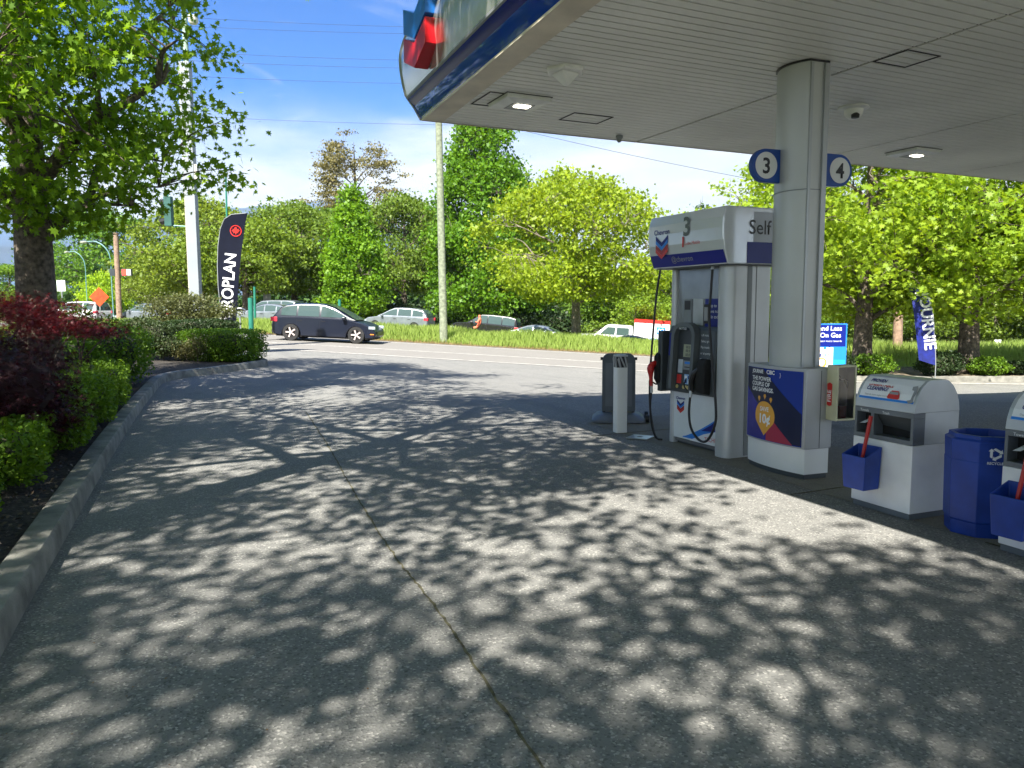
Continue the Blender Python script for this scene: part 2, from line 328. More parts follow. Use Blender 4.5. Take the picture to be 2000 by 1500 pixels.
def tree(name, loc, label, cat, h, prof, zc0, tr, nclus, per, spread, leaf, lm, bm_=None, tmpl=T_CLUMP, limbs=9, group=None, rz=0, gap=-.9, flat=.6, lean=(0, 0), seed=1, fork=0, shell=.55, upb=0, color=(1, 1, 1, 1), limb_r=.3, bare=1.0, rag=1.0):
    """h: height; prof: (t, radius) of the crown over its height; zc0: where the crown starts"""
    global random; rs = random.Random(seed); bm_ = bm_ or BARK
    root = thing(name, loc, label, cat, group, rz); mb = MB(); segs = []
    ph = rs.uniform(0, 6); top = h*.93; n = 10; path = []; rad = []
    for i in range(n+1):
        t = i/n; path.append(Vector((lean[0]*t+.12*math.sin(t*5+ph)*t, lean[1]*t+.12*math.cos(t*4+ph)*t, top*t))); rad.append(tr*(1-t)**.8*(1+.5*max(0, .08-t)*8)+.015)
    path[0].z = -.3; mb.tube(path, rad, 12); trunk = path
    def tp(z): 
        f = min(.999, max(0, z/top))*n; i = int(f); return trunk[i].lerp(trunk[i+1], f-i), rad[i]*(1-(f-i))+rad[i+1]*(f-i)
    skel = []
    for i in range(limbs):
        t = (i+.5)/limbs; z0 = zc0*.8+(h*.8-zc0*.8)*t**1.1; p0, r_ = tp(z0); a = i*2.4+rs.uniform(-.4, .4)
        tt = min(.95, max(.05, (z0-zc0)/(h-zc0)+.22)); rr = envelope(prof, tt)*rs.uniform(.7, .95)
        end = Vector((p0.x+rr*math.cos(a), p0.y+rr*math.sin(a), zc0+(h-zc0)*tt)); mid = p0.lerp(end, .5)+Vector((rs.uniform(-.3, .3), rs.uniform(-.3, .3), rs.uniform(-.1, .35)))*rr*.25
        c = catmull([p0, p0.lerp(mid, .5)+Vector((0, 0, .1)), mid, mid.lerp(end, .55)+Vector((rs.uniform(-.1, .1), rs.uniform(-.1, .1), .05))*rr, end], 3)
        lr = max(.02, min(r_*.75, tr*limb_r*(1-t*.5)+.01)); mb.tube(c, [lr*(1-.85*q/(len(c)-1)) for q in range(len(c))], 7); skel += c[2:]
        for b_ in range(3):
            q = c[int(len(c)*(.3+.2*b_))]; dd = Vector((math.cos(a+rs.choice((-1, 1))*rs.uniform(.5, 1.1)), math.sin(a+rs.choice((-1, 1))*rs.uniform(.5, 1.1)), rs.uniform(-.1, .6)))
            e2 = q+dd*rr*rs.uniform(.3, .5); c2 = catmull([q, q.lerp(e2, .5)+Vector((rs.uniform(-.1, .1), rs.uniform(-.1, .1), .1))*rr*.5, e2], 3)
            mb.tube(c2, [lr*.5*(1-.8*z_/(len(c2)-1)) for z_ in range(len(c2))], 5); skel += c2[1:]
    for q in path: 
        if q.z > zc0: skel.append(q)
    C = []; guard = 0
    while len(C) < nclus and guard < nclus*30:
        guard += 1; t = rs.random(); a = rs.uniform(0, 2*PI); R_ = envelope(prof, t)
        if rs.random()*max(r for _, r in prof) > R_: continue
        R_ *= (1+rag*.15*math.sin(a*3+ph+t*6)+rag*.12*math.sin(a*5+t*13+ph*2)+rag*.08*math.sin(a*9+t*23+ph))*rs.uniform(1-.12*rag, 1+.13*rag)
        q = rs.random(); rr = R_*(shell+(1-shell)*q**.6 if rs.random() < .75 else math.sqrt(q)); x, y = lean[0]*t+rr*math.cos(a), lean[1]*t+rr*math.sin(a); z = zc0+(h-zc0)*t
        if nz3((x, y, z), 1.3/(spread+.25), ph) < gap: continue
        C.append((x, y, z))
    SK = np.array([tuple(p) for p in skel]); Ca = np.array(C)
    for c in C:
        if rs.random() > bare: continue
        d = ((SK-np.array(c))**2).sum(1)+2*np.maximum(0, SK[:, 2]-c[2]); p0 = Vector(SK[int(d.argmin())]); e = Vector(c)
        mid = p0.lerp(e, .5)+Vector((0, 0, .08*(e-p0).length)); lr = max(.006, tr*.035); mb.tube([p0, mid, e], [lr*1.6, lr, lr*.5], 4)
    mb.build('trunk', bm_, root, smooth=True)
    pts = np.repeat(Ca, per, 0)+rng.normal(size=(len(Ca)*per, 3))*np.array([spread, spread, spread*flat])*.5
    o = leaves('crown', pts, leaf, tmpl, lm, root, up_bias=upb); o.color = color; return root
ML = leafmat('maple_leaf', (.06, .16, .012), (.27, .43, .025), .5)
MLR = leafmat('spring_leaf', (.16, .27, .02), (.34, .46, .035), .5)
ML2 = leafmat('broad_leaf', (.055, .11, .012), (.21, .31, .04), .4)
ML3 = leafmat('hornbeam_leaf', (.04, .13, .01), (.18, .34, .015), .4)
MLY = leafmat('yellow_green_leaf', (.12, .21, .015), (.38, .48, .03), .45)
MLO = leafmat('olive_leaf', (.08, .09, .03), (.2, .19, .08), .3)
MLP = leafmat('conifer_brown_leaf', (.10, .095, .03), (.23, .20, .075), .2)
HEDGE = leafmat('hedge_leaf', (.04, .11, .012), (.2, .34, .02), .35)
HEDGED = leafmat('dark_hedge_leaf', (.012, .035, .012), (.045, .075, .02), .25)
REDL = leafmat('red_maple_leaf', (.05, .009, .014), (.17, .025, .032), .4, tcol=(1.6, .5, .5))
REDL2 = leafmat('dark_red_maple_leaf', (.018, .003, .007), (.055, .007, .014), .22, tcol=(1.5, .5, .5))
SH = leafmat('shrub_leaf', (.06, .07, .03), (.16, .18, .06), .3)
# the big maple in the bed on the left
tb = ON(70, 11.8); bz = .2
MP = [(0, 1.1), (.06, 2.3), (.25, 2.65), (.42, 2.8), (.55, 3.7), (.72, 4.0), (.88, 2.8), (1, .6)]
big = tree('maple_tree', (tb.x, tb.y, bz), 'large maple with thick dark trunk standing in the planting bed behind the red shrubs', 'tree', 11.2, MP, 2.6, .30, 760, 50, .5, .13, ML, BARK, T_MAPLE, 15, gap=-.75, flat=.5, seed=3, shell=.3, rz=.7, limb_r=.42)
# ------------------------------------------------------------------ canopy
CZ = 3.75; CX0, CX1, CY0, CY1 = 2.95, 19.0, -2.5, 8.8
SOFF = mat('soffit_metal', (.80, .80, .74), .5, var=.06, scale=.5)
GROOVE = mat('soffit_groove', (.04, .04, .04), .8)
TRIM = mat('soffit_trim', (.74, .66, .52), .6, var=.08, scale=2)
FASC = mat('polished_fascia', (.72, .72, .69), .2, metal=.7, var=.06, scale=.7, bump=.06, bscale=2.0)
BAND = mat('sky_lit_blue_fascia', (.006, .05, .42), .05, var=.02, coat=.8, spec=.9)
can = thing('fuel_canopy', (CX0, CY1, CZ), 'large flat canopy over the pumps with grey slatted ceiling and polished blue edged fascia', 'canopy')
Wc = can.location
KX = .055
def XL(y): return CX0-KX*(CY1-y)
sf = MB(); y = CY0; SP = .112
joints = [CX0+.27, 5.93, 9.06, 12.2, 15.35, CX1]
while y < CY1-.01:
    y2 = min(y+SP-.016, CY1-.004)
    xa_ = XL(y)+.26; sf.prism([(xa_, y), (joints[1]-.016, y), (joints[1]-.016, y2), (XL(y2)+.26, y2)], CZ, CZ+.012)
    for a, b in zip(joints[1:], joints[2:]): sf.box(a+.016, b-.016, y, y2, CZ, CZ+.012)
    y += SP
sf.build('soffit', SOFF, can, world=Wc)
g = MB(); g.prism([(XL(CY0)+.02, CY0), (CX1, CY0), (CX1, CY1-.01), (CX0+.02, CY1-.01)], CZ+.018, CZ+.03); g.build('soffit_backing', GROOVE, can, world=Wc)
g = MB()
yy = CY0
while yy < CY1-.1:
    ye = min(yy+2.4, CY1-.004)-.002; g.prism([(XL(yy)+.004, yy+.002), (XL(yy)+.256, yy+.002), (XL(ye)+.256, ye), (XL(ye)+.004, ye)], CZ-.004, CZ+.012); yy += 2.4
g.build('perimeter_trim', TRIM, can, world=Wc)
def fas(prof, name, m, smooth=True):
    mb = MB(); rings = [[(XL(CY0)-o, CY0, CZ+z) for o, z in prof], [(CX0-o, CY1+o, CZ+z) for o, z in prof], [(CX1, CY1+o, CZ+z) for o, z in prof]]
    mb.loft(rings[:2], cap=False, closed=False); mb.loft(rings[1:], cap=False, closed=False)
    return mb.build(name, m, can, smooth=smooth, world=Wc)
fas([(-.02, -.008), (-.002, -.008), (0.0, .012)], 'fascia_drip_edge', TRIM)
fas([(.0, .012), (.062, .155), (.063, .16)], 'fascia_band', BAND)  # lower facet, its sky reflection brightened in the colour
fas([(.063, .16), (.115, .235), (.12, .25)], 'fascia_band', mat('dim_blue_fascia', (.002, .006, .20), .2, var=.02, spec=.4))  # same blue band, darkened in colour where less sky reflects
fas([(.12, .25), (.135, .26), (.137, .28)], 'fascia_lip', GREY)
pf = [(.135+.05*math.sin(PI*t)-.13*max(0, t-.5)**1.6*2, .28+.86*t) for t in [i/14 for i in range(15)]]
fas(pf, 'fascia_panel', FASC)
g = MB(); g.prism([(XL(CY0), CY0), (CX1, CY0), (CX1, CY1), (CX0, CY1)], CZ+1.12, CZ+1.16); g.build('roof_deck', GREY, can, world=Wc)
# vertical seams of the fascia panels at the far corner
sm_ = MB(); sm_.tube([(CX0-o-.004, CY1+o+.004, CZ+z) for o, z in pf], .012, 6); sm_.tube([(CX0-o-.004, CY1+o+.004, CZ+z) for o, z in ((0, .0), (.055, .135), (.12, .26))], .012, 6); sm_.build('corner_seam', SILV, can, world=Wc)
for a, b, c, d in ((4.4, 4.92, 7.75, 8.12), (3.2, 3.62, 7.88, 7.36), (5.93, 6.35, 4.72, 5.08)):
    fm = MB(); c, d = min(c, d), max(c, d)
    for e in ((a, b, c, c+.014), (a, b, d-.014, d), (a, a+.014, c+.014, d-.014), (b-.014, b, c+.014, d-.014)): fm.box(e[0], e[1], e[2], e[3], CZ-.006, CZ+.0)
    fm.build('access_hatch', GROOVE, can, world=Wc)
def light(loc, label, lit=True):
    t = thing('canopy_light', loc, label, 'light', 'square lights set in the canopy ceiling')
    b = MB(); pr = []
    o, i = .25, .16
    b.loft([[(-o, -o, 0), (o, -o, 0), (o, o, -.001), (-o, o, -.001)], [(-o, -o, -.045), (o, -o, -.045), (o, o, -.045), (-o, o, -.045)], [(-i, -i, -.065), (i, -i, -.065), (i, i, -.065), (-i, i, -.065)]])
    b.build('housing', mat('light_housing', (.85, .86, .83), .45), t, bevel=.004)
    b = MB(); b.box(-.262, .262, -.262, .262, -.006, 0.0); b.build('shadow_gap_plate', KP, t)  # black plate drawn as the shadow line round the housing
    b = MB(); b.box(-.125, .125, -.125, .125, -.070, -.0665); b.build('reflector', GREY, t)
    b = MB(); b.box(-.075, .085, -.105, -.005, -.080, -.0705); b.build('lens', LENS, t, bevel=.003); return t
light((3.62, 7.55, CZ), 'square canopy light glowing beside the fascia corner, left one of the two lights')
light((9.9, 7.72, CZ), 'square canopy light right of the number 4 sign near the far ceiling edge')
HOUS = mat('camera_housing', (.85, .85, .82), .5)
t = thing('security_camera', (3.55, 6.42, CZ), 'large pale pyramid shaped camera housing on the ceiling above the left canopy light', 'camera')
b = MB(); b.lathe([(.19, 0), (.19, -.02), (.17, -.035)], (0, 0, 0), n=6); b.build('mounting_plate', HOUS, t)
b = MB(); b.loft([[(-.10, -.12, -.035), (.12, -.08, -.035), (.10, .12, -.035), (-.12, .08, -.035)], [(-.01, -.03, -.15), (.02, -.03, -.15), (.05, .03, -.13), (.01, .05, -.13)]]); b.build('cover', HOUS, t, bevel=.02)
t = thing('security_camera', (7.1, 6.3, CZ), 'pale dome camera with black lens on the ceiling right of the column', 'camera')
b = MB(); b.lathe([(.16, 0), (.165, -.015), (.14, -.03)], (0, 0, 0), n=20); b.build('mounting_plate', HOUS, t, smooth=True)
b = MB(); b.lathe([(.1, -.03), (.098, -.07), (.08, -.10), (.05, -.125), (.01, -.135)], (0, 0, 0), n=20); b.build('dome', HOUS, t, smooth=True)
b = MB(); b.lathe([(.012, -.02), (.04, -.015), (.045, .02), (.02, .045)], (-.035, -.055, -.115), n=14); b.build('lens', BLACK, t, smooth=True)
t = thing('security_camera', (5.52, 8.56, CZ), 'tiny grey camera bulb under the far edge of the canopy ceiling', 'camera')
b = MB(); b.lathe([(.045, 0), (.045, -.03), (.03, -.045), (.028, -.07), (.012, -.085)], (0, 0, 0), n=14); b.build('bulb', GREY, t, smooth=True)
# raised chevron sign on the fascia
sg = thing('logo_sign', (XL(7.93)-.19, 7.93, CZ+.72), 'raised blue and red chevron emblem fixed to the polished canopy fascia', 'sign')
CB = mat('blue_sign_face', (.01, .17, .62), .3); CR = mat('red_sign_face', (.62, .01, .02), .3)
def chev(m, name, z0, w=.36, hh=.20, dip=.15, flat_top=False, x0=.03, x1=-.12, back=None):
    b = MB()
    pts = [(-w, z0+hh), (0, z0+hh-dip), (w, z0+hh), (w, z0), (0, z0-dip), (-w, z0)]
    b.loft([[(x0, y, z) for y, z in pts], [(x1, y, z) for y, z in pts]]); return b.build(name, m, sg, bevel=.006)
chev(CB, 'blue_chevron', .03, hh=.26); chev(CR, 'red_chevron', -.26, hh=.25)
# ------------------------------------------------------------------ column
col = thing('canopy_column', (5.48, 5.50, 0), 'silver lens shaped column holding up the canopy, with poster cabinet at its foot', 'column', rz=R(-5))
def lens(hx, hy, bul, n=8, cut=0):
    if hy < .3: hy -= .05; return [(x, y-.05) for x, y in lens0(hx, hy, bul, n)]
    return lens0(hx, hy, bul, n)
def lens0(hx, hy, bul, n):
    P = []
    for i in range(n+1):
        t = -1+2*i/n; P.append((-hx-bul*(1-t*t), -hy+2*hy*i/n))
    for i in range(n+1):
        t = 1-2*i/n; P.append((hx+bul*(1-t*t), hy-2*hy*i/n))
    return P
CSIL = mat('column_metal', (.50, .515, .50), .45, metal=.3, var=.04, scale=1)
b = MB(); b.prism(lens(.10, .27, .085, 14), 1.0, CZ-.002); b.build('shaft', CSIL, col, smooth=True)
b = MB(); b.prism([(.05, -.292), (.10, -.292), (.11, -.275), (.05, -.2705)], 1.02, CZ-.03); b.prism([(-.097, -.285), (-.07, -.285), (-.07, -.2705), (-.097, -.2705)], 1.02, CZ-.03); b.build('corner_trim', SILV, col)
b = MB(); b.prism(lens(.104, .273, .088, 14), 2.62, 2.628); b.build('seam', GREY, col)
b = MB(); b.prism(lens(.11, .28, .09, 14), CZ-.02, CZ-.004); b.build('collar', KP, col)
CAB = mat('cabinet_metal', (.45, .465, .48), .4, metal=.3, var=.05, scale=2)
b = MB(); b.prism(lens(.15, .42, .06, 12), .285, 1.02); b.build('cabinet', CAB, col, smooth=True, bevel=.006)
b = MB(); b.prism(lens(.135, .405, .06, 12), .05, .285); b.build('white_base', WHITE, col, smooth=True)
b = MB(); b.prism(lens(.125, .395, .06, 12), 0, .05); b.build('toe_kick', DGREY, col, smooth=True)
b = MB(); b.box(.01, .016, -.4215, -.42, .29, 1.0); b.build('panel_seam', DGREY, col)
# poster on the curved face: follow the arc
def arcx(y, off): return -.15-.06*(1-(y/.42)**2)-off
class Arc(Face):
    def __init__(s): s.ex = Vector((0, -1, 0))
    def p(s, a, b, off=.002): y = -a; return (arcx(y, off), y, b)
A = Arc()
def arcpoly(pts, m, name, off):
    # refine so that the print follows the curve
    out = []
    for (a0, b0), (a1, b1) in zip(pts, pts[1:]+pts[:1]):
        n = max(1, int(abs(a1-a0)/.06))
        for i in range(n): out.append((a0+(a1-a0)*i/n, b0+(b1-b0)*i/n))
    bm = bmesh.new(); vs = [bm.verts.new((a, b, 0)) for a, b in out]; bm.faces.new(vs)
    x = -.40
    while x < .4:
        bmesh.ops.bisect_plane(bm, geom=bm.verts[:]+bm.edges[:]+bm.faces[:], plane_co=(x, 0, 0), plane_no=(1, 0, 0)); x += .08
    for v in bm.verts: v.co = A.p(v.co.x, v.co.y, off)
    me = bpy.data.meshes.new(name); bm.to_mesh(me); bm.free(); me.materials.append(m); o = bpy.data.objects.new(name, me); COL.objects.link(o); return o
PB = mat('poster_blue', (.012, .04, .30), .25, var=.02)
po = arcpoly([(-.40, .30), (.39, .30), (.39, .99), (-.40, .99)], PB, 'poster', .003); po.parent = col
def pchild(o): o.parent = po; return o
pchild(arcpoly([(-.39, .31), (-.05, .305), (-.05, .55), (-.39, .80)], mat('poster_violet', (.03, .03, .28), .25), 'print', .0042))
pchild(arcpoly([(-.395, .985), (-.11, .985), (.385, .60), (.385, .31), (.25, .31), (-.395, .80)], DNAVY, 'print', .0050))
pchild(arcpoly([(-.04, .305), (.30, .305), (.06, .50), (-.04, .42)], CRIM, 'print', .0058))
pin = [(-.07+.15*math.cos(a), .535+.14*math.sin(a)) for a in [R(-25+k*230/20) for k in range(21)]]+[(-.07, .345)]
pchild(arcpoly(pin, ORNG, 'pin', .0068))
for dx, dy in ((-.16, .70), (-.07, .725), (.02, .70)): pchild(arcpoly([(dx-.02, dy), (dx, dy-.035), (dx+.02, dy), (dx+.012, dy+.018), (dx-.012, dy+.018)], ORNG, 'print', .006))
for st, a, bb, sz, al in (('JOURNIE', -.29, .93, .048, 'LEFT'), ('CIBC', -.05, .93, .052, 'LEFT'), ('THE POWER', -.29, .86, .055, 'LEFT'), ('COUPLE OF', -.29, .808, .055, 'LEFT'), ('GAS SAVINGS.', -.29, .756, .055, 'LEFT')):
    A.text(st, a, bb+.01, sz, WP, 'print', po, off=.009, bold=.0015, align=al)
A.text('SAVE', -.07, .58, .06, WP, 'print', po, off=.009, bold=.0015, align='CENTER')
A.text('10¢', -.07, .465, .125, WP, 'print', po, off=.009, bold=.004, align='CENTER')
A.text('}', .13, .925, .05, WP, 'print', po, off=.009)
# number signs
def numsign(y, side, st, label):
    t = thing('number_sign', (col.location.x+.01, col.location.y+.02, 2.86), label, 'sign', None, R(-5))
    s_ = side; x0 = s_*.17; cx = -.345 if s_ < 0 else .50; r = .15
    pts = [(x0, -r)]+[(cx+s_*r*math.sin(a), -r*math.cos(a)) for a in [PI*k/20 for k in range(21)]]+[(x0, r)]
    b = MB(); b.prism_y(pts, -.03, .03); b.build('sign_plate', mat('sign_blue', (.008, .07, .35), .35), t, bevel=.006)
    for yy, ex in ((-.031, 1), (.031, -1)):
        f = Face((0, yy, 0), (ex, 0, 0), (0, 0, 1))
        f.poly([(ex*cx+.12*math.cos(a), .12*math.sin(a)) for a in [2*PI*k/32 for k in range(32)]], WHITE, 'sign_disc', t)
        f.text(st, ex*cx, -.07, .195, KP, 'sign_number', t, off=.006, bold=.004, align='CENTER')
    return t
numsign(0, -1, '3', 'blue rounded sign with number 3 on the left of the column')
numsign(0, 1, '4', 'blue rounded sign with number 4 on the right of the column')
# extinguisher cabinet, on the cabinet's end face
ex = thing('extinguisher_cabinet', (5.535, 5.02, .55), 'cream plastic fire extinguisher cabinet with clear door hung on the poster cabinet', 'cabinet', rz=R(-5))
b = MB(); ox, oy = .0, 0
b.box(-.02, .20, .045, .06, 0, .50); b.box(-.02, .0, -.075, .045, 0, .50); b.box(.18, .20, -.075, .045, 0, .50); b.box(0, .18, -.075, .045, 0, .02); b.box(0, .18, -.075, .045, .48, .50)
b.build('shell', CREAM, ex, bevel=.008)
b = MB(); b.box(.0, .18, -.068, -.065, .02, .48)
gl = b.build('clear_door', None or mat('door_plastic', (.95, .94, .92), .03, trans=1, var=.0), ex)
f = Face((-.0215, .02, 0), (0, -1, 0), (0, 0, 1))
f.poly([(-.022+.02*0+a, b_) for a, b_ in [(.0, .14), (.03, .13), (.06, .14), (.06, .33), (.03, .345), (0, .33)]], RED, 'red_label', ex)
f.text('FIRE', .028, .165, .062, WP, 'label_text', ex, off=.005, rot=PI/2, bold=.001)
fe = thing('fire_extinguisher', (5.625, 5.005, .572), 'small fire extinguisher with red band inside the cream cabinet', 'extinguisher')
b = MB(); b.lathe([(.045, 0), (.05, .01), (.05, .11)], (0, 0, 0), n=16); b.build('lower_cylinder', RED, fe, smooth=True)
b = MB(); b.lathe([(.05, .11), (.05, .26), (.035, .30), (.016, .32), (.016, .34)], (0, 0, 0), n=16); b.build('upper_cylinder', WHITE, fe, smooth=True)
b = MB(); b.box(-.02, .02, -.012, .012, .34, .36); b.tube([(-.01, 0, .36), (-.06, 0, .40)], .006, 6); b.tube([(-.01, 0, .345), (-.065, 0, .36)], .005, 6); b.build('valve_handle', BLACK, fe)
b = MB(); b.tube(catmull([(.015, 0, .35), (.06, -.01, .33), (.055, -.01, .2), (.05, -.02, .13)], 4), .007, 6); b.build('hose', BLACK, fe)
# ------------------------------------------------------------------ fuel dispenser
P0 = (5.62, 6.75, 0)
pu = thing('fuel_pump', P0, 'tall silver fuel dispenser with numbered header, keypad console and white lower panel', 'fuel pump')
PSIL = mat('pump_silver', (.58, .60, .61), .4, metal=.3, var=.05, scale=1.5)
PWH = mat('pump_white', (.75, .79, .81), .35, var=.03)
PHD = mat('pump_header', (.74, .77, .80), .16, metal=.2, var=.02, coat=.5)
def wb(mb, name, m, parent=pu, **k): return mb.build(name, m, parent, world=P0, **k)
b = MB(); b.box(5.47, 5.78, 6.38, 7.26, .03, 2.01); wb(b, 'core_panel', mat('pump_back_panel', (.33, .34, .35), .18, metal=.5))
b = MB(); b.box(5.50, 5.76, 6.2, 7.28, 0, .035); wb(b, 'plinth', DGREY)
def rpost(x0, x1, y0, y1, r, n=5):
    P = []
    for cx, cy, a0 in ((x1-r, y1-r, 0), (x0+r, y1-r, 90), (x0+r, y0+r, 180), (x1-r, y0+r, 270)):
        for i in range(n+1): a = R(a0+90*i/n); P.append((cx+r*math.cos(a), cy+r*math.sin(a)))
    return P
b = MB(); b.prism(rpost(5.32, 5.90, 6.17, 6.40, .085), .0, 2.02); wb(b, 'near_post', PSIL, smooth=True)
b = MB(); b.box(5.545, 5.60, 6.168-.006, 6.169, .02, 2.0); b.box(5.66, 5.665, 6.168-.003, 6.169, .02, 2.0); wb(b, 'post_groove', GREY)
b = MB(); b.prism(rpost(5.43, 5.82, 7.22, 7.30, .03), .0, 2.02); wb(b, 'far_post', PSIL, smooth=True)
lp = MB(); lp.box(5.437, 5.47, 6.405, 7.215, .075, .62); lower = wb(lp, 'lower_panel', PWH, bevel=.004)
F0 = Face((5.437-P0[0], 7.215-P0[1], .075), (0, -1, 0), (0, 0, 1))
def logo(F, a, b, w, parent, txt=True):
    h = w*.42; d = w*.34
    for st, (m) in enumerate((NAVY, BRIGHT)):
        pass
    F.poly([(a, b+h*1.95), (a+w/2, b+h*1.95-d), (a+w, b+h*1.95), (a+w, b+h*1.5), (a+w/2, b+h*1.5-d), (a, b+h*1.5)], NAVY, 'emblem', parent)
    F.poly([(a, b+h*1.48), (a+w/2, b+h*1.48-d), (a+w, b+h*1.48), (a+w, b+h*1.05), (a+w/2, b+h*1.05-d), (a, b+h*1.05)], BRIGHT, 'emblem', parent)
    F.poly([(a, b+h*.95), (a+w/2, b+h*.95-d), (a+w, b+h*.95), (a+w, b+h*.5), (a+w/2, b+h*.5-d), (a, b+h*.5)], mat('dark_red_print', (.35, .02, .02), .3), 'emblem', parent)
    F.poly([(a, b+h*.48), (a+w/2, b+h*.48-d), (a+w, b+h*.48), (a+w, b+h*.02), (a+w/2, b+h*.02-d), (a, b+h*.02)], RED, 'emblem', parent)
    if txt: F.text('Chevron', a+w/2, b+h*2.08, w*.36, NAVY, 'emblem_text', parent, bold=.001, align='CENTER')
logo(F0, .06, .33, .13, lower)
# swoosh on the lower panel
sw = []
for k_ in range(13): t = k_/12; sw.append((.18+.63*t, .03+.30*t**1.25+.0))
F0.poly([(.17, .02)]+sw+[(.81, .13), (.74, .155), (.55, .105), (.36, .02)], BRIGHT, 'swoosh', lower)
F0.poly([(.50, .135), (.66, .22), (.81, .33), (.81, .13), (.74, .155)], NAVY, 'swoosh', lower, off=.0036)
F0.poly([(.30, .0), (.55, .105), (.74, .155), (.81, .13), (.81, .0)], WP, 'swoosh', lower, off=.0036)
F0.text('TECHRON', .56, .03, .065, RED, 'swoosh_text', lower, off=.0055, rot=.05)
# console
b = MB(); b.prism_y([(5.47, .60), (5.34, .62), (5.33, .66), (5.37, 1.30), (5.40, 1.36), (5.47, 1.36)], 6.405, 7.24); con = wb(b, 'console', DGREY, bevel=.012)
# arch hood
hood = []
def arch(y0, y1, z0, z1, r, n=6):
    P = [(y0, z0)]
    for i in range(n+1): a = PI-PI/2*i/n; P.append((y0+r+r*math.cos(a), z1-r+r*math.sin(a)))
    for i in range(n+1): a = PI/2-PI/2*i/n; P.append((y1-r+r*math.cos(a), z1-r+r*math.sin(a)))
    return P+[(y1, z0)]
def fx(z): return 5.33+.04*(z-.66)/.64
def ring(y0, y1, z0, z1, r, w, d, name, m):
    o = arch(y0, y1, z0, z1, r); i = arch(y0+w, y1-w, z0, z1-w, max(.01, r-w)); b = MB(); n = len(o)
    vs = [(fx(z)-d, y, z) for y, z in o]+[(fx(z)-d, y, z) for y, z in i]+[(fx(z)+.005, y, z) for y, z in o]+[(fx(z)+.005, y, z) for y, z in i]; fs = []
    for q in range(n-1):
        fs += [(q, q+1, n+q+1, n+q), (2*n+q, q, q+1, 2*n+q+1)[:4], (n+q, n+q+1, 3*n+q+1, 3*n+q)]
    b.add(vs, fs); return wb(b, name, m, con)
ring(6.69, 7.10, .66, 1.40, .15, .05, .07, 'hood', mat('hood_grey', (.10, .115, .12), .5))
CF = Face((fx(.66)-P0[0], 7.24-P0[1], .66), (0, -1, 0), (.04, 0, .64))   # console face, a to the viewer's right
ins = CF.rect(.19, .50, .0, .66, mat('hood_inset', (.035, .042, .048), .4), 'inset_panel', con, off=.001, th=.004)
LCD = mat('display_lcd', (.36, .38, .26), .2, var=.05)
CF.rect(.30, .44, .36, .50, LCD, 'display', con, off=.006, th=.004)
for zz in (.46, .42, .375): CF.text('88.8', .34, zz-.005, .045, KP, 'display_digits', con, off=.0115)
CF.rect(.22, .30, .18, .33, mat('sticker_pale', (.5, .55, .6), .4), 'keypad', con, off=.006, th=.003)
CF.rect(.33, .46, .22, .32, GREY, 'card_reader', con, off=.006, th=.02)
CF.rect(.36, .45, .245, .255, BLACK, 'card_slot', con, off=.028, th=.001)
CF.rect(.36, .45, .285, .31, BRIGHT, 'sticker', con, off=.028, th=.001)
CF.rect(.21, .29, .06, .16, RED, 'sticker', con, off=.006)
CF.rect(.34, .47, .06, .17, mat('sticker_light_blue', (.3, .5, .8), .4), 'sticker', con, off=.006)
for q in range(2):
    for r_ in range(2): CF.rect(.35+.06*q, .39+.06*q, .07+.05*r_, .105+.05*r_, WP if (q+r_) % 2 else NAVY, 'sticker', con, off=.008)
GOLD = mat('gold_button', (.6, .48, .18), .4)
for a in (.225, .345, .385, .425, .465): CF.poly([(a+.021*math.cos(x), .025+.021*math.sin(x)) for x in [2*PI*k/12 for k in range(12)]], GOLD, 'grade_button', con, off=.006, th=.008)
CF.text('NOTICE', .28, .66, .035, WP, 'hood_text', con, off=.074)
CF.rect(.57, .80, .22, .66, mat('side_console', (.07, .085, .10), .45), 'instruction_plate', con, off=.001)
for k_ in range(6): CF.text(('Lift nozzle', 'Select grade', 'Pay inside', 'or at pump', 'No smoking', 'Turn off')[k_], .585, .60-.065*k_, .036, WP, 'instruction_text', con, off=.004)
CF.rect(.02, .14, .36, .62, NAVY, 'side_sticker', con, off=.002); CF.rect(.06, .12, .26, .32, WP, 'side_sticker', con, off=.002)
# reflective top area signs
F1 = Face((5.47-P0[0], 7.22-P0[1], 1.36), (0, -1, 0), (0, 0, 1))
F1.rect(.12, .26, .02, .30, GREY, 'warning_plate', pu, th=.006); F1.rect(.14, .24, .18, .28, KP, 'warning_plate', pu, off=.009); F1.rect(.29, .46, .01, .30, mat('clear_plate', (.5, .52, .53), .25), 'notice_plate', pu, th=.006)
F1.rect(.52, .80, .0, .30, NAVY, 'notice_plate', pu, off=.01, th=.02)
for q, st in enumerate(('Tap to', 'Save now', 'Join today')): F1.text(st, .58, .21-.06*q, .05, WP, 'notice_text', pu, off=.033)
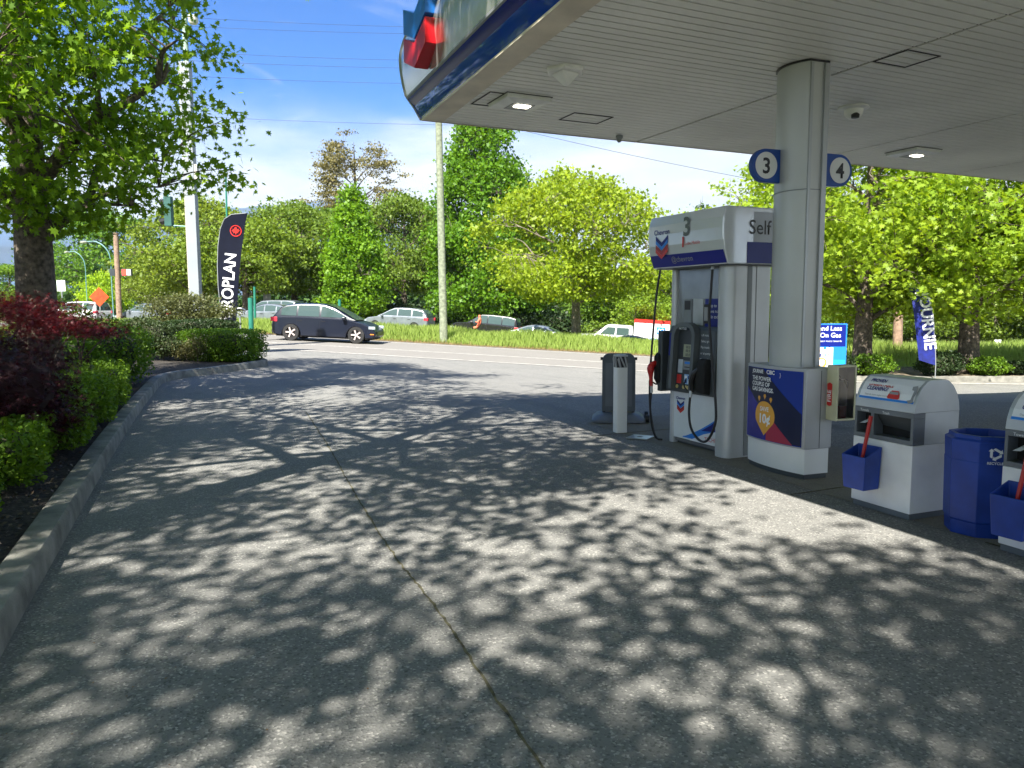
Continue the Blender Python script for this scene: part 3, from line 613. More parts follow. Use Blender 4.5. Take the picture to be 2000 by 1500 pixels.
# header
pr = [(5.15, 2.565), (5.118, 2.46), (5.112, 2.36), (5.118, 2.24), (5.135, 2.14), (5.175, 2.04), (5.19, 2.00)]
pr2 = [(2*5.61-x, z) for x, z in pr[::-1]]
b = MB(); b.prism_y(pr+pr2, 6.05, 7.31); hd = wb(b, 'header', PHD, smooth=False, bevel=.012, seg=3)
b = MB(); b.box(5.22, 5.98, 6.08, 7.28, 1.99, 2.003); wb(b, 'header_underside', DGREY)
def hface(z0, z1):
    def xz(z):
        for (xa, za), (xb, zb) in zip(pr, pr[1:]):
            if zb <= z <= za: return xb+(xa-xb)*(z-zb)/(za-zb)
    return xz
xz = hface(0, 0)
b = MB(); zs = [2.012, 2.04, 2.09, 2.14]
b.loft([[(xz(z)-.004, y, z) for z in zs] for y in (7.295, 6.065)], cap=False, closed=False); wb(b, 'header_band', mat('header_blue', (.004, .012, .24), .28, var=.02, spec=.4), hd)
HF = Face((5.114-P0[0], 7.30-P0[1], 2.15), (0, -1, 0), (0, 0, 1))
HF.o.x -= .003
logo(HF, .14, .02, .22, hd); 
HF.text('3', .62, .17, .27, mat('number_grey', (.12, .14, .13), .3), 'header_number', hd, off=.006, bold=.006)
HF.text('Lube Mobile', .66, .07, .05, RED, 'header_text', hd, off=.006); HF.rect(.615, .64, .05, .16, RED, 'header_mark', hd, off=.004)
HB = Face((xz(2.06)-.01-P0[0], 7.30-P0[1], 2.04), (0, -1, 0), (-.35, 0, 1)); HB.text('@chevron', .40, .02, .085, GP, 'header_text', hd, off=.012)
EF = Face((5.15-P0[0], 6.05-P0[1], 2.0), (1, 0, 0), (0, 0, 1))
EF.rect(.27, .75, .01, .22, NAVY, 'end_panel', hd, th=.003); EF.rect(.35, .80, .22, .52, mat('end_white', (.5, .53, .58), .35), 'end_panel', hd)
EF.text('Self', .285, .30, .20, KP, 'end_text', hd, off=.006, bold=.001); EF.text('Serve', .61, .30, .20, KP, 'end_text', hd, off=.006, bold=.001)
# hoses, nozzles
hp = catmull([(5.30, 6.42, 2.0), (5.28, 6.415, 1.75), (5.245, 6.39, 1.45), (5.22, 6.30, 1.0), (5.19, 6.19, .55), (5.18, 6.19, .36), (5.19, 6.31, .19), (5.20, 6.45, .165), (5.21, 6.60, .26), (5.22, 6.66, .42), (5.23, 6.66, .62)], 6)
b = MB(); b.tube(hp, .0135, 8); h1 = wb(b, 'hose', BLACK, smooth=True)
b = MB(); b.tube([(5.23, 6.66, .60), (5.24, 6.66, .67)], .018, 10); wb(b, 'hose_coupling', SILV, h1)
b = MB(); b.box(5.232, 5.262, 6.385, 6.47, 1.40, 1.60); wb(b, 'hose_tag', BLACK, h1, bevel=.01)
b = MB(); b.box(5.229, 5.233, 6.40, 6.455, 1.43, 1.57); wb(b, 'hose_tag_face', GP, h1)
b = MB(); b.tube([(5.30, 6.42, 2.02), (5.298, 6.42, 1.96)], .02, 10); wb(b, 'hose_joint', SILV, h1)
b = MB(); b.prism_y([(5.35, .63), (5.25, .66), (5.235, .75), (5.25, .95), (5.28, 1.02), (5.35, 1.02)], 6.46, 6.60); wb(b, 'nozzle_holster', HOLE, bevel=.02)
nz_ = MB(); nz_.tube([(5.25, 6.66, .66), (5.235, 6.655, .78), (5.24, 6.62, .86), (5.28, 6.56, .93)], [.022, .03, .035, .02], 8)
noz = wb(nz_, 'nozzle', BLACK, smooth=True); b = MB(); b.tube(catmull([(5.23, 6.70, .66), (5.215, 6.75, .72), (5.22, 6.72, .80)], 4), .008, 6); wb(b, 'trigger_guard', BLACK, noz)
# left (far) nozzle in red
b = MB(); b.prism_y([(5.40, .60), (5.32, .66), (5.27, .74), (5.27, 1.0), (5.31, 1.05), (5.40, 1.05)], 7.30, 7.40); wb(b, 'nozzle_holster', HOLE, bevel=.02)
b = MB(); b.box(5.30, 5.46, 7.28, 7.36, .60, 1.30); wb(b, 'side_console', DGREY, bevel=.01)
n2 = MB(); n2.tube(catmull([(5.22, 7.36, .66), (5.215, 7.37, .80), (5.22, 7.375, .88), (5.28, 7.37, .93), (5.34, 7.36, .95)], 3), [.02, .021, .023, .03, .038, .042, .042, .038, .033, .028, .02, .018, .015], 10)
no2 = wb(n2, 'nozzle', mat('red_rubber', (.5, .012, .01), .45), smooth=True); b = MB(); b.tube(catmull([(5.24, 7.36, .70), (5.30, 7.36, .68), (5.32, 7.36, .78), (5.28, 7.36, .86)], 4), .009, 6); wb(b, 'trigger_guard', BLACK, no2)
b = MB(); b.tube([(5.22, 7.36, .67), (5.222, 7.36, .58)], .016, 8); wb(b, 'swivel', SILV, no2)
b = MB(); b.tube(catmull([(5.35, 7.40, 2.0), (5.30, 7.40, 1.7), (5.255, 7.40, 1.2), (5.235, 7.40, .95), (5.225, 7.39, .93)], 6), .0125, 8); wb(b, 'hose', BLACK, smooth=True)
b = MB(); b.tube(catmull([(5.222, 7.36, .60), (5.22, 7.38, .42), (5.25, 7.38, .18), (5.31, 7.37, .04), (5.37, 7.34, .02)], 6), .0125, 8); wb(b, 'hose', BLACK, smooth=True)
b = MB(); b.tube(catmull([(5.237, 7.42, .72), (5.245, 7.42, .42), (5.28, 7.41, .18), (5.32, 7.40, .03)], 6), .0125, 8); wb(b, 'hose', BLACK, smooth=True)
b = MB(); b.tube(catmull([(5.88, 6.34, 2.0), (5.92, 6.31, 1.6), (5.93, 6.26, 1.1), (5.90, 6.28, .8)], 6), .0135, 8); wb(b, 'hose', BLACK, smooth=True)
b = MB(); b.tube([(5.895, 6.28, .86), (5.90, 6.27, 1.02)], .03, 8); wb(b, 'nozzle_sleeve', mat('lime', (.45, .6, .1), .5), smooth=True)
cv = thing('manhole_cover', (5.25, 7.62, .006), 'small diamond shaped metal plate lying on the ground left of the pump', 'cover', rz=R(35))
b = MB(); b.box(-.13, .13, -.13, .13, 0, .015); b.build('plate', STEEL, cv, bevel=.004)
b = MB(); b.box(-.03, .03, -.03, .03, .0155, .0175); b.build('recess', DGREY, cv)
# ------------------------------------------------------------------ bollard and pavement sign
bo = thing('bollard', (5.275, 8.10, .004), 'white square bollard with black and silver striped band at its top', 'bollard', rz=R(-12))
b = MB(); b.prism(rpost(-.072, .072, -.072, .072, .02, 3), 0, .82); b.build('post', WHITE, bo, smooth=True)
b = MB(); b.prism(rpost(-.074, .074, -.074, .074, .02, 3), .82, .955); b.build('band', KP, bo, smooth=True)
b = MB(); b.prism(rpost(-.074, .074, -.074, .074, .02, 3), .955, .975); b.build('cap', SILV, bo, smooth=True)
for o_, ex_ in (((-.0745, .072, .82), (0, -1, 0)), ((-.072, -.0745, .82), (1, 0, 0))):
    f = Face(o_, ex_, (0, 0, 1))
    for a in (.0, .06, .12): f.poly([(max(0, a-.03), .135 if a > .03 else .10), (max(0, a-.03)+.022, .135), (min(.142, a+.055), .002+(.0)), (min(.142, a+.055)-.022, .0)], SILV, 'stripe', bo)
sa = thing('pavement_sign', (5.78, 8.92, .004), 'dark grey rounded double sided pavement sign on a wheeled base behind the bollard', 'sign', rz=R(-32))
# panel broad side faces the viewer: local x = width
def rrect(x0, x1, z0, z1, r, n=5, rb_=.03):
    P = []
    for cx, cz, a0, q in ((x1-r, z1-r, 0, r), (x0+r, z1-r, 90, r), (x0+rb_, z0+rb_, 180, rb_), (x1-rb_, z0+rb_, 270, rb_)):
        for i in range(n+1): a = R(a0+90*i/n); P.append((cx+q*math.cos(a), cz+q*math.sin(a)))
    return P
PG = mat('sign_grey_plastic', (.065, .08, .095), .5, var=.06)
for s_ in (-1, 1):
    b = MB(); o_ = rrect(-.225, .225, .15, .93, .1); b.loft([[(x, s_*(.05+.10*(.93-z)), z) for x, z in o_], [(x, s_*(.085+.10*(.93-z)), z) for x, z in o_]]); b.build('panel', PG, sa, bevel=.008)
    f = Face((0, s_*(.085+.078+.0), .15), (-s_, 0, 0), (0, -s_*.10, 1)) if s_ > 0 else Face((0, -.085-.078, .15), (1, 0, 0), (0, .10, 1))
    f.rect(-.18, .18, .07, .66, mat('sign_insert', (.10, .115, .135), .4), 'insert', sa, off=.002)
b = MB(); b.tube([(-.25, 0, .86), (.25, 0, .86)], .02, 8); b.tube([(-.2, 0, .05), (-.2, 0, .2)], .022, 8); b.tube([(.2, 0, .05), (.2, 0, .2)], .022, 8); b.build('frame', BLACK, sa)
b = MB(); b.loft([[(x, y, z) for x, y in rpost(-w, w, -d, d, .1)] for w, d, z in ((.36, .30, .012), (.36, .30, .04), (.30, .24, .10), (.22, .16, .12))]); b.build('base', mat('base_grey', (.13, .15, .18), .5), sa, smooth=True)
b = MB(); b.lathe([(.05, -.025), (.055, 0), (.05, .025)], (.39, -.18, .058), 'x', 14); b.build('wheel', BLACK, sa); b = MB(); b.lathe([(.05, -.025), (.055, 0), (.05, .025)], (.39, .18, .058), 'x', 14); b.build('wheel', BLACK, sa)
# ------------------------------------------------------------------ service bins
BSIL = mat('bin_silver', (.52, .55, .57), .42, metal=.25, var=.05, scale=3)
BTRIM = mat('bin_trim', (.16, .18, .20), .45, metal=.3)
BWH = mat('bin_white', (.80, .81, .82), .4, var=.07, scale=2.2)
def binbody(loc, label, lab2, group):
    t = thing('service_bin', loc, label, 'bin', group, R(-3)); d = .47; w = .55     # front at x=0, viewer-left end y=+w/2
    b = MB(); b.box(.012, d-.012, -w/2+.012, w/2-.012, 0, .045); b.build('toe_kick', mat('toe_grey', (.12, .14, .16), .5), t)
    b = MB(); b.box(0, d, -w/2, w/2, .045, .555); b.build('body', BWH, t, bevel=.006)
    b = MB(); hz = [(0.004, .557), (0.004, .795), (.012, .86), (.035, .925), (.075, .985), (.125, 1.025), (.155, 1.035)]; pr_ = hz+[(d-x, z) for x, z in hz[::-1]]
    # open front: frame with two openings
    b.prism_y(pr_[1:-1], -w/2, w/2); b.build('hood', BSIL, t, bevel=.004)
    b = MB(); b.box(.12, d-.004, -w/2+.004, w/2-.004, .557, .795); b.build('back_box', BSIL, t)
    b = MB(); Y0, Y1 = -w/2+.003, w/2-.003
    zs0, zs1 = .59, .755
    b.box(.003, .12, Y0, Y1, .557, zs0); b.box(.003, .12, Y0, Y1, zs1, .794)
    for a, c in ((Y0, Y0+.025), (.085, .115), (Y1-.022, Y1)): b.box(.003, .12, a, c, zs0, zs1)
    b.build('front_frame', BTRIM, t, bevel=.002)
    b = MB(); b.box(.1, .118, Y0+.025, .085, zs0+.001, zs1-.001); b.box(.1, .118, .115, Y1-.022, zs0+.001, zs1-.001); b.build('opening', HOLE, t)
    # the litter flap: tilted grey panel inside the wide opening
    b = MB(); b.add([(.03, Y0+.028, zs1-.004), (.03, .082, zs1-.004), (.095, .082, zs0+.07), (.095, Y0+.028, zs0+.05)], [(0, 1, 2, 3)]); b.build('flap', mat('flap_grey', (.05, .06, .065), .5), t)
    f = Face((.003, w/2, .557), (0, -1, 0), (0, 0, 1)); f.text('Towels', .06, .205, .028, WP, 'lettering', t); f.text('Trash', .27, .205, .028, WP, 'lettering', t)
    # header poster on the curve
    q = [(.012, .86), (.035, .925), (.075, .985), (.125, 1.025)]
    b = MB(); b.loft([[(x-.003, y, z+.002) for x, z in q] for y in (w/2-.03, -w/2+.02)], cap=False, closed=False); po_ = b.build('poster', WP, t)
    b = MB(); b.loft([[(x-.0045, y, z+.003) for x, z in ((.012, .86), (.018, .877))] for y in (w/2-.03, -w/2+.02)], cap=False, closed=False); b.build('poster_stripe', BRIGHT, po_)
    for (xa, za, xb, zb, st, m, sz) in ((.075, .985, .125, 1.025, 'PROVEN', NAVY, .045), (.055, .955, .1, 1.0, 'UNBEATABLE', RED, .045), (.035, .925, .075, .985, 'CLEANING!', NAVY, .045)):
        ff = Face((xa-.003, w/2-.05, za+.002), (0, -1, 0), (xb-xa, 0, zb-za)); ff.text(st, .03, .004, sz, m, 'poster_text', po_, off=.004, bold=.0012, w=.85)
    ff = Face((.012-.003, w/2-.05, .862), (0, -1, 0), (.023, 0, .065))
    ff.poly([(.24, .03), (.25, .06), (.27, .085), (.33, .085), (.345, .06), (.35, .03), (.34, .02), (.25, .02)], RED, 'car_picture', po_, off=.004)
    ff.rect(.255, .335, .055, .075, GP, 'car_picture', po_, off=.006)
    ff.poly([(.42, .02), (.45, .03), (.46, .1), (.44, .105), (.44, .13), (.48, .14), (.485, .09), (.47, .05), (.475, .01), (.44, 0)], GP, 'robot_picture', po_, off=.004)
    ff.text('Deposits leave engine running', .03, .03, .018, GP, 'poster_text', po_, off=.004)
    # paper towel
    b = MB(); b.add([(.08, .19, .70), (-.01, .21, .665), (-.02, .15, .672), (.08, .14, .70), (.03, .175, .69)], [(0, 1, 4), (1, 2, 4), (2, 3, 4), (3, 0, 4)]); b.build('paper_towel', WP, t)
    return t
def bucket(loc, label, lab2, tall, rz=0):
    t = thing('squeegee_bucket', loc, label, 'bucket', 'blue squeegee buckets hung on the service bins', rz); w, d, h = .11, .09, .28
    b = MB(); o1 = [(-d, -w, h-.02), (d, -w, h+.05), (d, w, h+.05), (-d, w, h-.02)]; o0 = [(-d*.86, -w*.86, 0), (d, -w*.86, 0), (d, w*.86, 0), (-d*.86, w*.86, 0)]
    i1 = [(-d+.012, -w+.012, h-.02), (d-.012, -w+.012, h+.045), (d-.012, w-.012, h+.045), (-d+.012, w-.012, h-.02)]; i0 = [(-d*.8, -w*.8, .16), (d-.02, -w*.8, .16), (d-.02, w*.8, .16), (-d*.8, w*.8, .16)]
    b.loft([o0, o1, i1, i0]); b.build('tub', BLUE, t, bevel=.006)
    s_ = thing('squeegee', (loc[0]+.0, loc[1]-.0, loc[2]+.19), lab2, 'squeegee', 'red handled squeegees standing in the blue buckets')
    b = MB(); b.tube([(0, 0, 0), (.05, -.03, tall)], [.013, .015], 8); b.build('handle', mat('red_handle', (.5, .025, .02), .4), s_, smooth=True)
    b = MB(); b.box(-.05, .05, -.012, .012, -.03, .01); b.build('scraper_head', BLACK, s_)
    return t
BG = 'windscreen service bins beside the pump'
binbody((5.005, 4.055, .004), 'silver hooded white service bin between the poster cabinet and the blue recycling bin', '', BG)
binbody((4.90, 2.80, .004), 'white and silver service bin cut off by the right edge of the picture', '', BG)
bucket((4.895, 4.14, .185), 'blue bucket hung on the full front of the bin nearer the column', 'red squeegee handle standing in the bucket nearer the column', .37)
bucket((4.79, 2.90, .155), 'blue bucket at the right picture edge, hung on the nearest bin', 'red squeegee handle in the bucket at the right picture edge', .37)
rc = thing('recycling_bin', (5.225, 3.40, .004), 'blue eight sided plastic recycling bin with white arrows emblem between the two service bins', 'recycling bin', rz=R(-3))
oc = lambda r, z, q=30: [(1.06*r*math.cos(R(q+45*k)), r*math.sin(R(q+45*k))*1.04, z) for k in range(8)]
b = MB(); b.loft([oc(.212, 0), oc(.218, .10), oc(.226, .105), oc(.235, .52), oc(.232, .525), oc(.238, .66), oc(.236, .665), oc(.215, .675), oc(.215, .70), oc(.185, .70), oc(.18, .60), oc(.16, .45)]); b.build('body', BLUE, rc, bevel=.006)
f = Face((.233*math.cos(R(232.5)), .231*math.sin(R(232.5)), .5), (math.cos(R(-37.5)), math.sin(R(-37.5)), 0), (0, 0, 1))
for k_ in range(3):
    a = R(90+120*k_); c, s_ = math.cos(a), math.sin(a); pts = [(-.03, .018), (.018, .018), (.018, .008), (.036, .026), (.018, .044), (.018, .034), (-.022, .034)]
    f.poly([(x*c-y*s_, .09+x*s_+y*c) for x, y in [(px, py) for px, py in pts]], WP, 'emblem', rc, off=.006)
f.text('RECYCLE', 0, .018, .024, WP, 'emblem_text', rc, off=.006, align='CENTER', bold=.0005)
b = MB(); b.tube(catmull([(.10, -.16, .705), (.14, -.17, .72), (.20, -.16, .70), (.225, -.13, .66)], 4), .008, 5); b.build('wrapper', mat('wrapper', (.5, .5, .15), .5), rc)
# ------------------------------------------------------------------ promotional sign and flags
gs = ON(1618, 17.0); ps = thing('promotional_sign', (gs.x, gs.y, gs.z), 'upright blue and white promotional poster sign standing behind the column', 'sign', rz=-AZ-R(4))
W_ = .42; zb, zt = .0, 1.52
b = MB(); b.box(-W_, W_, -.02, .02, .10, zt); b.build('board', BRIGHT, ps, bevel=.01); b = MB(); b.box(-.3, -.25, -.25, .25, 0, .05); b.box(.25, .3, -.25, .25, 0, .05); b.box(-.3, .3, -.03, .03, .02, .10); b.build('feet', DGREY, ps)
f = Face((0, -.021, 0), (1, 0, 0), (0, 0, 1)); f.rect(-W_+.02, W_-.03, 1.02, zt-.02, NAVY, 'print', ps); f.rect(-W_+.02, .13, .12, 1.0, WP, 'print', ps); f.rect(.13, W_-.03, .12, .72, mat('sky_blue_print', (.02, .42, .85), .3), 'print', ps, off=.004)
f.text('Spend Less', -.02, 1.37, .145, WP, 'print', ps, off=.006, align='CENTER', bold=.002); f.text('On Gas', .06, 1.22, .145, WP, 'print', ps, off=.006, align='CENTER', bold=.002); f.text('and earn more rewards', .02, 1.12, .06, WP, 'print', ps, off=.006, align='CENTER')
for k_ in range(16): 
    a, c, r_ = random.uniform(-.36, .1), random.uniform(.82, 1.03), random.uniform(.015, .035); f.poly([(a+r_*math.cos(x), c+r_*math.sin(x)) for x in [2*PI*q/8 for q in range(8)]], random.choice((NAVY, BRIGHT, WP, ORNG)), 'print', ps, off=.005+.0014*k_)
pin2 = lambda cx, cy, r: [(cx+r*math.cos(a), cy+r*math.sin(a)) for a in [R(-25+k*230/16) for k in range(17)]]+[(cx, cy-r*1.7)]
f.poly(pin2(-.11, .66, .11), ORNG, 'print', ps, off=.005); f.poly(pin2(-.11, .67, .07), WP, 'print', ps, off=.008)
def flag(loc, left, right, m, label, rz, pole_side):
    """left/right: (x, z) outlines bottom->top"""
    t = thing('feather_flag', loc, label, 'flag', None, rz); n = len(left); b = MB()
    def yy(x, z): return .05*math.sin(z*2.2)+.06*math.sin(x*4+z)
    rings = []
    for (xa, za), (xb, zb_) in zip(left, right):
        row = [(xa+(xb-xa)*q/6, za+(zb_-za)*q/6) for q in range(7)]
        rings.append([(x, yy(x, z), z) for x, z in row]+[(x, yy(x, z)+.006, z) for x, z in row[::-1]])
    b.loft(rings); b.build('banner', m, t, smooth=True); e = left if pole_side < 0 else right
    b = MB(); b.tube([(e[0][0], yy(*e[0]), 0)]+[(x, yy(x, z)+.003, z) for x, z in e], .013, 8); b.build('pole', GREY, t, smooth=True)
    b = MB(); b.lathe([(.22, 0), (.22, .03), (.04, .06), (.03, .1)], (e[0][0], 0, 0), n=16); b.build('base', DGREY, t, smooth=True); return t, yy
fl = ON(447, 23.5); k_ = 23.5/1500; zz = lambda py: (AT(447, py, 23.5).z-fl.z)
L_ = [(-.19, 645), (-.26, 600), (-.29, 560), (-.30, 520), (-.27, 480), (-.17, 447), (-.02, 428), (.20, 419), (.60, 416)]
R_ = [(.12, 652), (.22, 610), (.32, 560), (.38, 530), (.45, 490), (.52, 460), (.57, 438), (.62, 424), (.66, 415)]
FNV = mat('flag_navy', (.005, .007, .018), .8, spec=.15, var=.08)
ft, yf = flag(fl, [(x, zz(z)) for x, z in L_], [(x, zz(z)) for x, z in R_], FNV, 'dark navy feather flag with white vertical letters behind the left shrubs', -AZ-R(-5), -1)
class FFace(Face):
    def __init__(s, yf): s.yf = yf
    def p(s, a, b, off=.002): return (a, s.yf(a, b)-off-.004, b)
ff = FFace(yf)
ang = math.atan2(zz(430)-zz(600), .25*1.0+.25); ang = R(83)
ff.text('AEROPLAN', .03, zz(650)+.24, .50, WP, 'lettering', ft, off=.006, rot=ang, w=.86, bold=.008)
cx, cz = .30, zz(451); rg = [(cx+.17*math.cos(a), cz+.17*math.sin(a)) for a in [2*PI*q/24 for q in range(24)]]; ri = [(cx+.145*math.cos(a), cz+.145*math.sin(a)) for a in [2*PI*q/24 for q in range(24)]]
b = MB(); b.add([ff.p(*q, .008) for q in rg]+[ff.p(*q, .008) for q in ri], [(q, (q+1) % 24, 24+(q+1) % 24, 24+q) for q in range(24)]); b.build('emblem_ring', RED, ft)
lf = [(0, -.12), (.02, -.06), (.08, -.07), (.06, -.04), (.12, .01), (.08, .03), (.09, .06), (.03, .05), (.04, .09), (0, .12)]; lf = lf+[(-x, y) for x, y in lf[-2:0:-1]]
ff.poly([(cx+x, cz+y) for x, y in lf], RED, 'emblem_leaf', ft, off=.008)
fr_ = ON(1832, 22.3); zz2 = lambda py: (AT(1832, py, 22.3).z-fr_.z)
R2 = [(.02, 714), (0, 690), (-.05, 660), (-.08, 635), (-.12, 612), (-.2, 592), (-.32, 574), (-.5, 562), (-.76, 557)]
L2 = [(-.42, 704), (-.47, 680), (-.52, 655), (-.57, 632), (-.61, 612), (-.66, 594), (-.70, 580), (-.74, 570), (-.78, 560)]
FBL = mat('flag_blue', (.006, .014, .17), .5, var=.15, scale=8)
ft2, yf2 = flag(fr_, [(x, zz2(z)) for x, z in L2], [(x, zz2(z)) for x, z in R2], FBL, 'bright blue feather flag with white vertical letters under the right trees', -AZ-R(28), 1)
ff2 = FFace(yf2); ff2.text('JOURNIE', -.50, zz2(572), .42, WP, 'lettering', ft2, off=.006, rot=R(-82), w=1.02, bold=.01)
# ------------------------------------------------------------------ shrubs and hedges
def blob_pts(n, c, r, box=False, seed=0, lumps=.12, sh=.8):
    q = rng.normal(size=(n, 3)); q /= np.linalg.norm(q, axis=1)[:, None]
    if box:
        e = 6.0; q = q/((np.abs(q)**e).sum(1)**(1/e))[:, None]
    rr = sh+(1-sh)*rng.random(n)
    l = 1+lumps*(np.sin(q[:, 0]*5+seed)*np.sin(q[:, 1]*6+seed*2)+np.sin(q[:, 2]*7+seed)*.6+.5*np.sin(q[:, 0]*13+q[:, 1]*11+seed))
    p = q*(rr*l)[:, None]*np.array(r)+np.array(c); return p[p[:, 2] > .0]
def shrub(name, loc, label, cat, blobs, n, size, lm, group=None, rz=0, tmpl=T_QUAD, core=(.02, .03, .01), stems=None, corem=True, upb=.2, corecol=None, box=False, lumps=.12, sh=.72):
    t = thing(name, loc, label, cat, group, rz); A_ = sum(b_[1][0]*b_[1][1] for b_ in blobs); P = []
    for k, (c, r) in enumerate(blobs): P.append(blob_pts(int(n*r[0]*r[1]/A_), c, r, box, k*1.7+len(label), lumps, sh))
    leaves('foliage', np.concatenate(P), size, tmpl, lm, t, up_bias=upb)
    if stems is None:
        b = MB()
        for c, r in blobs:
            for q in range(3 if not corem else 2):
                a = random.uniform(0, 6.3); b.tube(catmull([(c[0]*.6+.05*math.cos(a), c[1]*.6+.05*math.sin(a), -.1), (c[0]*.8, c[1]*.8, c[2]*.5), (c[0]+r[0]*.4*math.cos(a), c[1]+r[1]*.4*math.sin(a), c[2]+r[2]*.3)], 4), [.018]*4+[.014]*4+[.008], 6)
        b.build('stem', BARK, t)
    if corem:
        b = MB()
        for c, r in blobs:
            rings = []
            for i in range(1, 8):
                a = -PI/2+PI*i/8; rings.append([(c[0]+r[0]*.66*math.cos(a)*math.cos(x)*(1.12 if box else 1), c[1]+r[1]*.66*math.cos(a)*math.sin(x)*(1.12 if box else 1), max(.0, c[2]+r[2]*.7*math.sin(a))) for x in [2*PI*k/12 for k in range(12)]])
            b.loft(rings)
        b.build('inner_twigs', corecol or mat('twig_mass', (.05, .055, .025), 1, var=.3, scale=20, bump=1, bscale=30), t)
    return t
LH = 'clipped lime green hedge shrubs along the kerb'
def hz(x, y, label, r, n, lm=HEDGE, size=.045, col=None):
    t = shrub('hedge_shrub', (x, y, .15), label, 'hedge', [((0, 0, r[2]*.93), r)], n, size, lm, LH, R(3), box=True, lumps=.08); return t
hz(-1.46, 6.0, 'lime clipped hedge shrub nearest the camera at the left picture edge', (.42, .98, .27), 10000)
hz(-1.27, 7.85, 'small clipped hedge shrub just beyond the nearest one', (.38, .80, .26), 8000)
hz(-1.05, 9.6, 'bright lime hedge shrub below the dark red maple', (.40, .95, .29), 9000)
hz(-.92, 11.4, 'brightest lime hedge shrub halfway along the kerb', (.42, .95, .31), 9000)
hz(-.80, 13.3, 'clipped hedge shrub just before the rounded green bush', (.42, 1.0, .33), 8000)
shrub('rounded_bush', (-.95, 16.6, .15), 'rounded glossy green bush at the bend of the kerb', 'bush', [((.12, 0, .60), (.85, 1.2, .68)), ((-.65, .7, .72), (.9, 1.2, .78)), ((-.5, -1.3, .5), (.75, .9, .55)), ((-1.5, -.5, .5), (.8, 1.2, .6))], 26000, .06, HEDGE, rz=0)
# red maples
shrub('red_maple_shrub', (-1.38, 8.75, .15), 'dark burgundy lace leaf maple drooping in the left foreground', 'shrub', [((.05, -.3, .72), (.72, 1.0, .5)), ((-.5, .3, .92), (.85, 1.1, .42)), ((.2, .1, .38), (.55, .75, .33)), ((-.8, -.8, .7), (.7, .9, .55))], 17000, .075, REDL2, tmpl=T_PALM, upb=.6, lumps=.2, sh=.6, corecol=mat('burgundy_twigs', (.02, .005, .008), 1))
shrub('red_maple_shrub', (-1.95, 12.6, .15), 'red leaved maple shrub with open airy crown in front of the big trunk', 'shrub', [((.0, 0, 1.4), (1.2, 1.4, .26)), ((-1.0, .4, 1.6), (1.3, 1.5, .26)), ((.7, .7, 1.2), (.85, 1.0, .2)), ((-.3, -.7, 1.1), (1.1, .9, .2)), ((1.1, 1.3, 1.05), (.6, .7, .12))], 12000, .075, REDL, tmpl=T_PALM, upb=.8, corem=False, lumps=.2, sh=.3)
# far group round the flag
def hat(px, v, dz=.12): p = ON(px, v); return (p.x, p.y, p.z+dz)
shrub('loose_shrub', hat(365, 22.3), 'tall loose olive shrub with open branches in front of the white pole', 'shrub', [((0, 0, 1.45), (1.0, .7, .35)), ((-.75, 0, 1.3), (.7, .6, .4)), ((.95, 0, 1.15), (.75, .6, .28)), ((.1, 0, 1.05), (.9, .7, .3)), ((-.8, 0, .8), (.8, .6, .35))], 11000, .06, SH, rz=-AZ, corem=False, sh=.25, lumps=.25)
shrub('spreading_shrub', hat(385, 21.4), 'flat topped dark green spreading shrub behind the box hedge', 'shrub', [((0, 0, .8), (1.05, .7, .22)), ((-.8, .1, .65), (.7, .6, .32)), ((.6, 0, .85), (.6, .5, .15)), ((-1.2, .1, .45), (.6, .6, .4))], 14000, .05, HEDGED, rz=-AZ)
shrub('dark_bush', hat(290, 20.0), 'dark reddish green bush between the rounded bush and the box hedge', 'shrub', [((0, 0, .6), (.62, .6, .42)), ((-.35, .2, .85), (.5, .5, .28)), ((.45, 0, .35), (.5, .5, .3))], 9000, .05, leafmat('bronze_leaf', (.018, .04, .012), (.07, .10, .03), .25), rz=-AZ)
shrub('box_hedge', hat(430, 20.4, .08), 'square clipped green box hedge at the end of the kerb', 'hedge', [((0, 0, .44), (1.12, .55, .42))], 17000, .05, HEDGE, rz=-AZ-R(6), box=True, lumps=.04)
shrub('dry_shrub', hat(382, 19.9, .08), 'half bare brownish twiggy shrub at the left end of the box hedge', 'shrub', [((0, 0, .4), (.35, .3, .36)), ((-.4, 0, .3), (.35, .3, .26))], 3000, .04, MLO, rz=-AZ, corem=False, sh=.3)
for px, v, w, h_, lb, lm in ((1655, 23.6, .75, .38, 'low rounded dark bush at the foot of the left roadside maple', HEDGED), (1712, 23.4, .65, .42, 'low rounded bright green bush between the left maple and the wooden pole', HEDGE), (1840, 23.2, .72, .5, 'low dark bush under the blue feather flag', HEDGED), (1878, 24.2, .5, .45, 'low bush right behind the flag pole and beside the right maple trunk', HEDGED), (1938, 23.3, .62, .36, 'low bright bush right of the right maple trunk', HEDGE), (1990, 23.5, .7, .28, 'low bush at the right picture edge beyond the far kerb', HEDGED)):
    shrub('low_bush', hat(px, v, .1), lb, 'bush', [((0, 0, h_*.8), (w, .5, h_*.85))], 4200, .06, lm, 'low bushes along the far kerb', rz=-AZ, lumps=.15)
